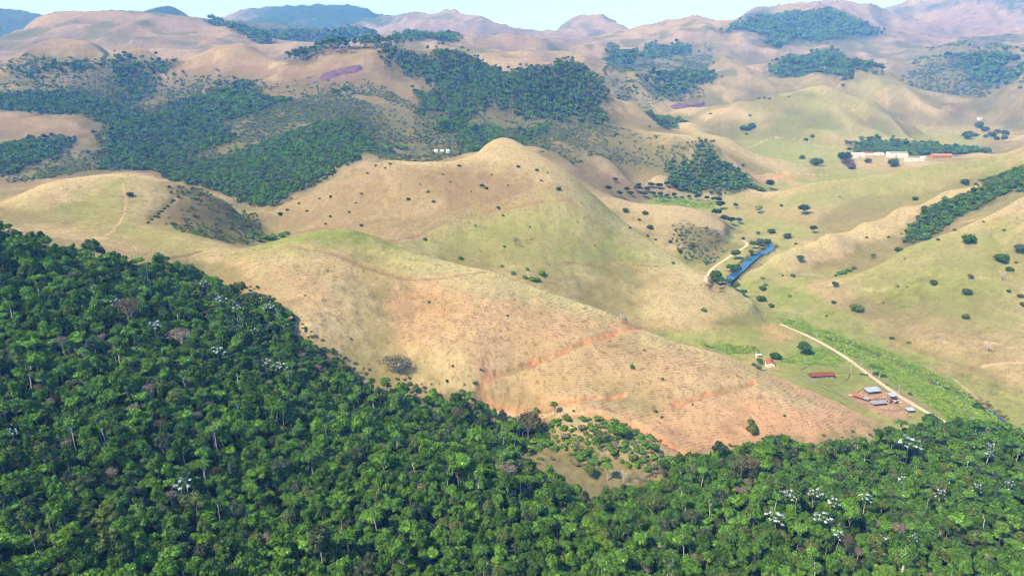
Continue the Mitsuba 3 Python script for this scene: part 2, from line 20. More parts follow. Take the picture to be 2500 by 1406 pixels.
AREAS = {
 'forest': [
  ('near', [[-396.4,439.6],[-356.4,441.2],[-337.9,450.8],[-325.2,454.0],[-312.1,456.7],[-297.9,458.6],[-289.2,470.8],[-276.1,491.3],[-264.7,521.6],[-254.3,540.0],[-245.7,533.5],[-221.7,505.5],[-199.9,496.4],[-182.2,488.3],[-163.5,474.8],[-154.1,462.7],[-143.4,452.7],[-128.8,447.1],[-116.0,445.2],[-111.6,436.8],[-98.6,433.6],[-81.5,431.2],[-69.7,426.1],[-53.4,429.2],[-36.6,429.0],[-22.7,431.8],[-15.6,431.2],[14.2,428.5],[26.5,419.8],[24.7,411.5],[4.0,399.3],[5.8,344.9],[16.3,342.2],[35.7,345.9],[45.8,330.5],[59.3,350.9],[77.4,363.8],[91.8,355.9],[93.0,378.1],[97.5,388.0],[118.4,389.4],[135.6,393.8],[164.1,407.2],[173.8,416.0],[190.8,412.4],[199.9,403.5],[221.9,412.8],[255.3,429.4],[282.0,447.0],[316.9,455.5],[354.2,448.2],[365.3,438.7],[432.1,415.3],[541.7,340.8],[0.0,107.9],[-186.2,137.2]]),
 ],
 'wood': [
  ('valley wood', [[-1142.3,1642],[-1106.2,1666],[-1070.2,1690],[-1018.2,1707],[-900.1,1610],[-804.5,1543],[-738.3,1528],[-742.0,1624],[-719.9,1660],[-640.7,1511],[-545.9,1337.7],[-562.3,1263.2],[-572.2,1187.3],[-524.6,1059.4],[-628.4,1118.6],[-706.6,1232.4],[-774.9,1368.7],[-811.6,1451.9],[-851.6,1468.6],[-934.6,1544],[-949.6,1495.7],[-1017.3,1508],[-1088.6,1538]]),
  ('left wood', [[-930.3,1301.7],[-900.0,1322.9],[-874.3,1340.0],[-839.5,1339.5],[-823.2,1296.9],[-815.0,1223.5],[-766.0,1087.0],[-753.8,1033.5]]),
  ('slope wood', [[-514.8,1054.1],[-540.1,1162.9],[-482.1,1208.0],[-437.3,1267.4],[-402.7,1329.0],[-343.3,1339.1],[-312.3,1405.5],[-279.0,1316.2],[-240.3,1263.0],[-247.3,1130.3],[-265.5,1092.6],[-277.7,1057.1],[-306.4,986.3],[-322.4,926.8],[-342.0,917.3],[-402.5,963.6],[-454.7,984.3]]),
  ('crest wood', [[-1198.0,1785],[-1152.8,1815],[-1106.3,1844],[-1039.4,1882],[-971.7,1918],[-948.3,1928],[-887.2,1944],[-867.6,1933],[-938.5,1902],[-935.1,1858],[-909.6,1777],[-953.8,1786],[-994.5,1838],[-1019.3,1853],[-1046.7,1870],[-1109.3,1842],[-1155.4,1813]]),
  ('eucalyptus row', [[-549.7,1841],[-589.0,2016],[-515.9,2036],[-424.1,1927],[-341.8,2072],[-308.6,1932],[-417.1,1891],[-468.3,1885],[-519.0,1855]]),
  ('dome wood', [[-314.6,1900],[-252.0,1901],[-195.5,1854],[-173.8,1992],[-55.5,1999],[49.0,1761],[87.6,1750],[221.6,1988],[215.9,1683],[195.1,1647],[209.5,1589],[170.0,1573],[134.5,1578],[44.4,1561],[0.0,1586],[-46.1,1633],[-89.7,1585],[-129.8,1524],[-173.7,1531],[-198.6,1679],[-170.0,1789],[-211.7,1807],[-284.9,1829],[-307.5,1848]]),
  ('foot wood', [[-162.2,1501],[-120.9,1520],[-83.3,1459.2],[0.0,1443.7],[43.6,1533],[77.9,1516],[24.2,1405.6],[-34.5,1199.5],[-96.4,1398.1],[-131.3,1435.1]]),
  ('middle wood', [[-728.1,1590],[-700.6,1761],[-638.9,1756],[-571.6,1667],[-518.2,1629],[-533.2,1572],[-563.2,1527],[-633.1,1526],[-608.9,1417.2],[-712.3,1532]]),
  ('ridge wood', [[-1330.9,3349],[-1370.2,3862],[-1266.2,3862],[-1015.2,3869],[-750.0,3921],[-725.0,3780],[-991.3,3765],[-1131.5,3747],[-953.5,2844],[-1053.7,2960]]),
  ('mountain wood', [[1152.8,4137],[1279.2,4267],[1672,4736],[1987,4631],[2172,4466],[2038,4378],[1753,4266],[1572,4224],[1392.5,3958],[1363.0,4080],[1256.3,4184]]),
  ('hill wood', [[1179.5,3273],[1350.4,3445],[1443.9,3407],[1539,3365],[1286.7,2666],[1174.6,2606],[1160.4,2643],[1230.1,3112],[1146.5,3170]]),
  ('right wood', [[2001,3463],[2136,3382],[2203,3339],[2091,3065],[1946,2927],[1930,3040],[2009,3459]]),
  ('rock wood', [[489.2,2498],[567.1,2607],[704.7,2813],[733.6,2686],[655.4,2606],[561.1,2501],[493.9,2445]]),
  ('pine wood', [[314.7,1352.6],[355.5,1363.5],[389.6,1399.0],[400.6,1355.6],[425.7,1328.1],[459.5,1303.8],[410.2,1268.0],[359.8,1302.4],[300.2,1280.0]]),
  ('plantation', [[890.9,1841],[988.6,1890],[1077.2,1873],[1173.3,1769],[1109.1,1698],[1041.9,1716],[953.4,1737],[869.1,1771]]),
  ('ravine wood', [[522.4,901.1],[550.5,926.2],[593.9,948.3],[642.1,950.6],[656.9,943.9],[668.7,935.6],[641.2,914.4],[591.1,904.0],[528.0,860.8],[503.9,859.1]]),
  ('upper ravine wood', [[651.1,961.0],[737.0,1070.9],[751.0,1061.1],[769.4,1047.9],[682.1,916.5],[662.6,917.1],[640.9,922.3]]),
  ('saddle wood', [[281.2,2987],[473.0,3432],[758.9,3941],[922.2,3894],[806.6,3743],[537.8,3352],[314.7,2983]]),
  ('gap wood', [[413.3,2161],[450.9,2153],[470.3,2059],[356.3,1681]]),
  ('far ridge wood', [[-414.9,2911],[-475.8,4575],[-242.0,3044],[-267.1,2861],[-387.1,2821]]),
 ],
 'bush': [
  ('n', [[-569.5,1400.7],[-613.3,1623],[-510.2,1649],[-398.3,1689],[-309.4,1564],[-203.2,1419.4],[-151.9,1391.3],[-240.9,1352.2],[-315.9,1422.8],[-416.7,1378.3],[-449.6,1282.3]]),
  ('n', [[-762.2,1045.5],[-757.3,1092.8],[-815.8,1284.1],[-765.8,1327.2],[-662.1,1149.0],[-659.7,1036.8],[-673.3,965.4],[-702.4,958.8]]),
  ('n', [[23.3,1351.6],[75.2,1459.6],[177.1,1554],[269.3,1520],[318.1,1420.2],[309.5,1368.9],[197.3,1361.2],[108.7,1248.6],[53.2,1149.5]]),
  ('n', [[204.3,1419.2],[301.6,1418.4],[389.6,1399.0],[394.7,1365.6],[307.2,1354.6],[247.4,1375.2]]),
  ('n', [[-911.5,1802],[-913.3,1882],[-856.1,1899],[-772.1,1902],[-610.0,1793],[-573.6,1674],[-703.3,1769],[-741.9,1668]]),
  ('n', [[1908,3286],[1946,3040],[1710,2483],[1831,2884],[1456.8,2572],[1707,3092]]),
  ('n', [[-206.9,1115.1],[-112.3,1295.1],[-74.7,1297.8],[-184.9,1286.8],[-238.6,1181.2]]),
  ('n', [[11.3,427.5],[41.7,422.1],[69.4,420.1],[95.4,408.9],[96.8,387.2],[88.6,369.5],[59.4,375.3],[38.8,378.0],[10.3,379.9]]),
  ('n', [[-357.0,716.7],[-299.7,800.6],[-263.3,719.4],[-261.4,628.7],[-273.7,606.4],[-327.0,644.4],[-333.5,687.2]]),
  ('n', [[-222.7,524.8],[-191.8,510.4],[-150.0,467.7],[-113.7,455.5],[-83.6,446.5],[-25.8,441.0],[-20.1,437.8],[-70.6,433.2],[-111.5,443.4],[-147.3,455.3],[-183.6,493.2]]),
  ('n', [[84.8,411.1],[106.7,409.9],[121.9,403.2],[170.3,418.3],[210.2,419.0],[264.8,449.3],[266.0,439.4],[206.8,410.3],[167.9,410.5],[120.1,395.8]]),
  ('n', [[223.2,958.5],[282.4,962.2],[313.4,945.7],[257.7,862.3],[232.8,869.4],[213.9,910.3]]),
  ('n', [[-1251.9,1809],[-1203.9,1822],[-1118.1,1853],[-1043.8,1838],[-964.8,1857],[-833.4,1642],[-744.8,1630],[-707.1,1536],[-805.7,1545],[-1020.2,1711],[-1180.0,1778],[-1253.5,1802]]),
  ('n', [[-699.9,1518],[-557.6,1369.0],[-555.1,1503],[-446.5,1425.8],[-367.5,1437.2],[-342.1,1552],[-502.8,1624],[-553.0,1608],[-634.9,1530]]),
  ('n', [[-176.9,1479.7],[-74.1,1441.0],[43.8,1538],[205.7,1571],[126.4,1471.8],[0.0,1200.0],[-119.5,1383.4],[-168.5,1398.7]]),
  ('n', [[-588.1,1721],[-502.9,1768],[-411.6,1754],[-346.1,1770],[-278.0,1706],[-182.5,1532],[-259.3,1582],[-367.9,1679],[-472.5,1647]]),
  ('n', [[189.1,1991],[337.6,2647],[754.2,3914],[1058.1,3929],[731.2,2676],[567.1,2607],[424.7,2447],[256.8,1983]]),
  ('n', [[244.0,1884],[421.4,2426],[652.9,2594],[663.5,2510],[454.2,2296],[265.9,1881]]),
  ('n', [[-1280.3,1850],[-965.5,1920],[-889.7,1778],[-638.9,1643],[-515.3,1635],[-254.2,1548],[205.7,1571],[40.5,1413.3],[-150.8,1039.1],[-295.8,1291.6],[-356.5,987.6],[-513.9,1062.6],[-616.2,1068.3],[-824.9,1466.4],[-925.0,1482.6],[-1080.2,1525]]),
  ('n', [[1372.9,2652],[2144,3856],[2292,3698],[2338,3455],[1691,2407],[1814,2852],[1733,2940]]),
 ],
 'scrubland': [
  (0.5, [[-1251.9,1809],[-965.5,1920],[-889.7,1778],[-638.9,1643],[-515.3,1635],[-254.2,1548],[205.7,1571],[40.5,1413.3],[-157.9,1088.6],[-295.8,1291.6],[-373.5,1034.6],[-513.9,1062.6],[-616.2,1068.3],[-824.9,1466.4],[-925.0,1482.6],[-1080.2,1525]]),
  (0.75, [[-1250.3,1810],[-1130.5,1887],[-968.1,1929],[-928.2,1867],[-839.0,1644],[-744.8,1630],[-652.2,1681],[-501.1,1617],[-360.0,1640],[-240.5,1453.9],[-151.9,1391.3],[-236.0,1322.2],[-353.2,1378.5],[-449.6,1282.3],[-424.0,1015.0],[-513.9,1062.6],[-683.0,1186.4],[-820.2,1470.0],[-979.9,1532],[-1094.2,1546]]),
  (0.7, [[-989.4,1385.0],[-857.8,1359.3],[-744.8,1301.3],[-616.2,1068.3],[-672.6,999.9],[-702.4,958.8]]),
  (0.7, [[-325.2,1902],[-55.4,1999],[221.3,1988],[205.7,1571],[41.5,1449.9],[-80.2,1396.7],[-170.0,1414.0],[-208.4,1772],[-294.0,1822]]),
  (0.55, [[19.0,1099.8],[177.1,1554],[319.5,1427.9],[394.5,1402.0],[426.3,1330.4],[350.4,1331.4],[247.4,1375.2],[108.7,1248.6]]),
  (0.6, [[188.4,1991],[470.4,3411],[972.3,3928],[1075.3,3823],[721.1,2634],[476.2,2424],[257.3,1983]]),
  (0.6, [[1349.0,2601],[2185,3934],[2518,3729],[1685,2397],[1725,2924]]),
  (0.5, [[846.9,2664],[1185.0,3293],[1290.8,2675],[1134.6,2500],[827.3,2271]]),
  (0.5, [[991.1,4015],[1637,4632],[2534,4881],[2063,4266],[1399.7,3911]]),
 ],
 'rim': [
  (0.8, [[-90.5,574.9],[-52.1,570.4],[-20.3,664.6],[39.9,645.2],[82.2,526.0],[113.4,513.9],[185.7,583.0],[206.7,536.1],[182.2,480.1],[150.9,481.4],[109.4,493.0],[73.1,506.2],[29.1,521.2],[-16.5,538.0],[-53.8,550.7],[-92.2,561.6]]),
  (0.7, [[81.1,811.4],[112.0,822.0],[154.5,803.8],[184.3,758.0],[206.3,716.1],[257.4,678.2],[247.4,661.1],[192.2,694.6],[168.7,727.1],[139.1,768.0],[98.4,787.3],[74.8,791.9]]),
  (0.7, [[580.9,862.6],[548.7,883.5],[507.7,907.7],[473.9,925.8],[437.4,943.5],[380.4,916.1],[351.0,911.5],[278.2,815.7],[275.5,800.2],[322.7,828.5],[355.6,843.4],[413.9,881.5],[472.9,912.1],[512.4,905.0],[551.6,881.7],[583.5,860.9]]),
  (0.6, [[474.6,644.0],[443.9,665.6],[421.5,680.0],[397.0,694.6],[371.5,708.5],[351.3,718.7],[355.3,716.8],[375.0,706.6],[401.1,692.2],[425.4,677.5],[447.0,663.5],[475.8,643.1]]),
 ],
 'terrace': [
  (1.0, [[-126.7,528.5],[-49.3,534.5],[79.9,508.9],[182.5,480.9],[178.2,467.0],[115.1,440.4],[42.6,433.9],[-20.1,442.2],[-73.9,462.1],[-113.0,485.4]]),
  (0.8, [[-139.3,789.2],[-120.2,826.7],[-48.8,840.7],[23.8,813.9],[69.9,789.2],[-22.6,760.8],[-83.8,738.6]]),
  (0.9, [[362.2,705.3],[426.3,658.9],[476.8,616.6],[412.6,509.3],[386.2,529.7],[358.7,596.5]]),
  (0.7, [[64.4,702.1],[192.2,694.6],[247.4,661.1],[259.4,633.0],[177.4,626.6],[100.7,645.9]]),
  (0.6, [[-235.6,563.2],[-150.5,551.6],[-128.8,522.7],[-170.4,500.7],[-207.6,519.3]]),
 ],
 'green': [
  (1.0, [[-241.6,579.5],[-219.6,664.7],[-141.4,590.7],[-128.1,688.2],[-98.1,675.4],[-57.3,672.8],[-54.1,553.9],[-91.3,554.5],[-135.8,561.0],[-165.2,558.4],[-206.3,558.6]]),
  (0.7, [[-112.1,689.3],[-66.4,741.8],[4.5,764.4],[79.8,795.2],[144.1,770.0],[176.9,745.2],[138.3,731.5],[20.9,685.6],[-54.6,692.7],[-103.3,684.6]]),
  (0.75, [[80.5,804.0],[146.6,989.2],[161.1,759.2],[179.2,734.5],[157.6,740.1],[117.5,784.9]]),
  (0.7, [[818.6,1135.8],[727.5,1196.1],[598.4,1265.7],[413.1,1163.5],[424.7,1099.8],[548.7,1090.8],[654.8,1060.0],[744.7,1088.3],[722.4,992.0]]),
  (0.8, [[533.5,724.8],[479.1,761.9],[414.2,799.0],[358.1,726.5],[380.1,679.8],[407.8,589.4],[444.8,563.4]]),
  (0.6, [[278.9,864.7],[357.2,939.1],[347.7,827.9],[282.1,777.7],[287.5,709.1],[330.0,613.3],[356.9,524.5],[370.3,454.5],[317.6,456.7],[281.1,481.1],[248.9,544.4],[228.0,597.7],[218.5,663.8]]),
  (0.85, [[291.0,760.3],[328.6,750.4],[334.7,710.3],[306.4,691.9],[293.3,724.9]]),
  (0.8, [[178.6,478.8],[241.4,581.7],[284.4,595.3],[302.9,532.3],[300.4,481.6],[286.9,467.8],[258.9,475.0],[232.9,521.9]]),
  (1.0, [[181.8,611.2],[197.9,613.4],[230.0,604.1],[226.4,595.1],[194.0,598.9]]),
  (0.5, [[635.3,2015],[722.5,2001],[786.8,1818],[762.3,1582],[780.6,1280.9],[1152.3,1736],[782.8,1279.6],[666.7,1343.7],[608.4,1494.8],[661.2,1913]]),
  (1.0, [[249.9,1228.2],[298.1,1232.8],[351.2,1199.4],[336.6,1158.3],[301.2,1182.1],[250.0,1208.2]]),
  (0.6, [[-426.1,640.3],[-406.3,701.7],[-381.8,709.5],[-352.4,635.2],[-294.7,621.6],[-259.8,589.5],[-275.6,546.7],[-330.6,578.8]]),
  (0.5, [[416.4,1616],[815.2,2234],[1176.6,2459],[1244.1,1915],[825.3,1914]]),
  (0.5, [[1151.0,3184],[1327.0,2654],[1491.9,2524],[1179.7,2468]]),
 ],
 'brown': [
  (0.5, [[362.2,705.3],[426.3,658.9],[476.8,616.6],[415.2,513.7],[388.6,534.2],[358.7,596.5]]),
  (0.85, [[-125.6,773.0],[-123.2,812.0],[-82.7,837.8],[-24.1,830.2],[51.3,793.1],[70.0,790.4],[-22.6,760.8],[-83.6,736.5],[-93.4,747.1],[-86.3,767.9]]),
  (0.7, [[-285.9,802.0],[-265.9,922.4],[-151.7,842.9],[-123.2,812.0],[-129.4,751.0],[-92.7,740.2],[-122.0,700.1],[-169.1,627.6],[-239.5,754.7]]),
  (0.95, [[-338.1,636.2],[-338.5,700.3],[-328.3,724.7],[-324.0,839.7],[-263.3,719.4],[-261.4,628.7],[-273.7,606.4]]),
  (0.8, [[-367.6,722.4],[-341.5,727.3],[-339.9,833.3],[-299.7,800.6],[-303.7,722.0],[-341.3,707.5]]),
  (0.6, [[-1020.8,1434.3],[-925.0,1482.6],[-826.0,1465.5],[-706.6,1232.4],[-841.7,1343.4],[-942.3,1385.6]]),
  (0.6, [[-563.0,1844],[-422.1,1917],[-325.2,1902],[-294.0,1822],[-210.3,1792],[-182.5,1532],[-316.9,1606],[-449.6,1630],[-563.8,1642]]),
  (0.5, [[-295.8,1291.6],[-243.3,1473.6],[-162.2,1416.1],[-198.6,1382.3],[-241.5,1195.6]]),
  (0.6, [[-69.9,1346.9],[-14.4,999.9],[46.3,998.9],[87.2,996.2],[0.0,1000.0]]),
  (0.5, [[223.2,958.5],[282.4,962.2],[320.0,948.5],[257.9,864.8],[234.0,875.8]]),
 ],
 'purple': [
  (0.7, [[-947.7,1893],[-922.9,1911],[-794.2,1844],[-665.0,1717],[-665.6,1665],[-790.8,1694],[-913.9,1831]]),
  (0.8, [[-533.6,1772],[-422.3,1809],[-350.5,1797],[-341.2,1687],[-413.2,1631],[-491.3,1648]]),
  (0.7, [[-1099.6,1792],[-1026.3,1842],[-980.3,1823],[-998.0,1759],[-1075.2,1762]]),
  (0.6, [[1744,3035],[1846,2973],[1976,2889],[1731,2479],[1878,2914],[1803,3000]]),
  (0.6, [[1334.1,2232],[1371.0,2209],[1419.3,2178],[1365.6,2212]]),
  (0.6, [[2098,5625],[2522,5765],[2733,5666],[2598,5483],[1896,4658]]),
  (0.6, [[2670,5438],[3653,6758],[4044,6528],[4080,6016],[3055,4464],[2499,4331],[2272,4454]]),
  (0.8, [[493.9,2299],[628.7,2482],[652.4,2461],[502.7,2276]]),
  (0.9, [[659.1,2622],[743.9,2697],[739.8,2650],[672.4,2602]]),
  (0.5, [[-792.0,5828],[-411.0,5821],[0.0,5637],[-191.3,4996],[-576.5,5557]]),
 ],
 'red': [
  (0.65, [[-20.1,437.8],[42.1,426.7],[80.9,421.9],[119.0,402.6],[170.3,418.3],[210.2,419.0],[266.6,452.7],[242.8,456.1],[186.7,434.7],[148.9,423.3],[111.5,420.5],[82.0,429.9],[42.7,435.0]]),
  (0.8, [[-211.2,520.6],[-191.1,507.9],[-156.5,470.5],[-142.8,460.3],[-146.5,451.9],[-162.2,469.9],[-195.2,500.7],[-222.7,524.8]]),
  (0.55, [[-95.4,533.8],[-62.7,536.8],[-32.3,522.6],[-34.3,500.1],[-65.8,500.6],[-95.3,509.0]]),
  (0.45, [[-91.7,505.8],[16.0,516.7],[79.3,504.3],[51.8,479.4],[-14.7,459.1],[-80.9,470.2]]),
  (0.35, [[-192.9,536.1],[-144.1,520.9],[-132.0,492.1],[-146.0,475.8]]),
  (1.0, [[75.8,501.4],[124.9,621.0],[98.5,504.0],[78.2,495.2]]),
  (0.9, [[-27.7,457.1],[-19.1,459.6],[-17.5,452.6],[-24.6,450.2]]),
  (0.3, [[-23.0,441.1],[14.9,463.9],[84.2,492.7],[201.4,522.5],[176.9,462.8],[130.8,446.2],[78.2,444.6],[14.4,437.6]]),
  (1.0, [[112.0,438.7],[124.7,444.6],[130.1,442.9],[125.9,436.3],[114.3,435.7]]),
  (0.8, [[148.9,435.2],[174.2,442.3],[206.5,441.0],[185.2,429.6],[155.3,425.8]]),
  (0.6, [[99.6,433.6],[174.8,455.2],[239.7,448.7],[258.7,449.4],[200.2,422.9],[123.8,411.7],[86.0,418.7]]),
  (0.6, [[186.7,483.8],[208.2,480.0],[246.7,464.4],[268.5,456.6],[235.4,453.4],[196.0,464.4]]),
  (1.0, [[80.6,420.0],[93.9,416.0],[111.5,406.0],[115.3,398.5],[104.3,398.1],[84.8,411.1]]),
  (0.8, [[135.6,403.7],[166.3,414.2],[170.8,410.8],[136.5,397.0]]),
  (1.0, [[200.1,418.5],[207.9,420.5],[214.6,415.7],[204.4,411.2]]),
  (0.5, [[234.7,632.5],[271.1,667.3],[277.7,638.5],[253.9,617.2]]),
  (0.8, [[-1111.6,1839],[-1063.0,1886],[-1049.4,1877],[-1091.5,1838]]),
  (0.8, [[-1209.7,1814],[-1075.9,1803],[-1061.2,1782],[-1146.8,1771]]),
  (0.7, [[-224.4,1295.6],[-203.7,1359.6],[-193.8,1343.2],[-210.4,1300.6]]),
  (0.8, [[416.7,1356.2],[675.2,1484.1],[658.2,1463.9],[488.7,1447.7]]),
 ],
 'dark': [
  (1, [[-2030,5646],[-2122,6241],[-2067,6400],[-1988,6430],[-1823,6268],[-1731,6176],[-1685,6331],[-1622,6506],[-1536,6672],[-1443.5,6657],[-1291.1,6427],[-936.9,5948],[-809.6,5945],[-1001.5,5916],[-1257.9,5917],[-1520,5804],[-1723,5747],[-1894,5693]]),
  (1, [[-3430,5034],[-2672,4226],[-2588,4278],[-2625,4255],[-2727,4191],[-2827,4124]]),
  (1, [[-2492,4335],[-2319,4430],[-2204,4488],[-2302,4439],[-2431,4369]]),
  (0.8, [[3735,6928],[3959,6688],[4399,6556],[4102,6053],[4081,6473],[3886,6677],[3717,6748]]),
  (0.7, [[2714,5694],[3577,7192],[3658,6839],[3564,6787],[2753,5639]]),
  (0.7, [[1279.8,4833],[1733,5651],[1921,5636],[1935,5581],[1720,5550]]),
  (0.6, [[601.0,5793],[707.9,5757],[625.8,4961],[544.8,4970]]),
  (0.7, [[2839,4710],[2982,4622],[3001,4417],[2947,4295],[2305,3653]]),
  (0.6, [[-184.2,5626],[30.8,5633],[183.9,5596],[-43.8,4000]]),
  (1, [[-2102,5939],[-1915,6002],[-1722,6060],[-1523,6113],[-1319.4,6160],[-1111.5,6201],[-899.8,6235],[-1371.1,9502],[-1694,9449],[-2011,9387],[-2321,9315],[-2623,9235],[-2918,9146],[-3203,9050]]),
  (1, [[-2002,3862],[-1951,3888],[-1899,3913],[-1847,3939],[-1793,3963],[-1738,3988],[-1682,4012],[-2204,5257],[-2277,5225],[-2349,5193],[-2420,5161],[-2489,5128],[-2557,5094],[-2623,5060]]),
  (0.9, [[-3031,3976],[-2933,4050],[-2829,4123],[-2719,4196],[-2603,4269],[-2482,4341],[-2354,4411],[-4002,7499],[-4219,7379],[-4426,7257],[-4622,7133],[-4809,7009],[-4986,6884],[-5153,6760]]),
  (0.6, [[1353.3,5124],[1407.4,5110],[1461.1,5095],[1514,5079],[1567,5063],[1619,5047],[1671,5030],[3026,9111],[2933,9141],[2838,9171],[2743,9200],[2647,9228],[2549,9255],[2451,9282]]),
  (0.7, [[-1398.9,3425],[-1290.3,3468],[-1177.8,3508],[-1061.6,3544],[-941.7,3578],[-818.7,3608],[-692.7,3635],[-842.5,4420],[-995.7,4388],[-1145.4,4352],[-1291.1,4311],[-1432.5,4266],[-1569,4217],[-1701,4166]]),
 ],
 'crop': [
  ('cane field beside the dirt road', [[273.1,666.7],[293.2,657.9],[317.8,620.2],[333.2,604.1],[352.9,562.8],[366.3,523.4],[367.7,492.9],[367.9,469.0],[353.4,456.0],[330.7,463.3],[325.6,492.6],[318.4,528.9],[305.3,574.9],[291.9,623.1],[276.1,645.4]]),
  ('small crop patch', [[181.4,609.8],[197.5,612.1],[229.8,603.4],[225.6,595.0],[193.7,598.0]]),
  ('far crop strip', [[250.9,1225.8],[297.4,1229.4],[350.1,1195.4],[336.2,1162.0],[301.8,1185.0],[250.4,1210.1]]),
  ('tall grass by the house', [[239.6,571.7],[268.1,592.5],[287.4,593.3],[296.3,571.2],[281.2,561.8],[256.9,564.4]]),
 ],
 'yard': [
  (1, [[273.6,507.5],[290.0,519.8],[313.7,513.4],[310.5,491.7],[295.7,469.7],[282.1,470.6],[269.1,485.9],[267.7,500.2]]),
 ],
 'rock': [
  ('dark rock face on middle background hill', [[-470.9,1757],[-457.2,1785],[-422.3,1809],[-374.7,1824],[-360.8,1812],[-378.7,1788],[-416.2,1777],[-449.4,1749]]),
  ('small dark rock slab below the rounded crest', [[662.4,2624],[715.0,2701],[754.4,2698],[742.5,2661],[695.0,2617],[662.6,2598]]),
  ('long dark rock band above the valley head', [[496.4,2299],[545.9,2361],[658.4,2488],[658.4,2463],[553.7,2278],[502.7,2276]]),
  ('rock face at right end of the wooded dome', [[172.5,1692],[191.0,1725],[206.0,1718],[199.1,1688],[178.9,1677]]),
 ],
}
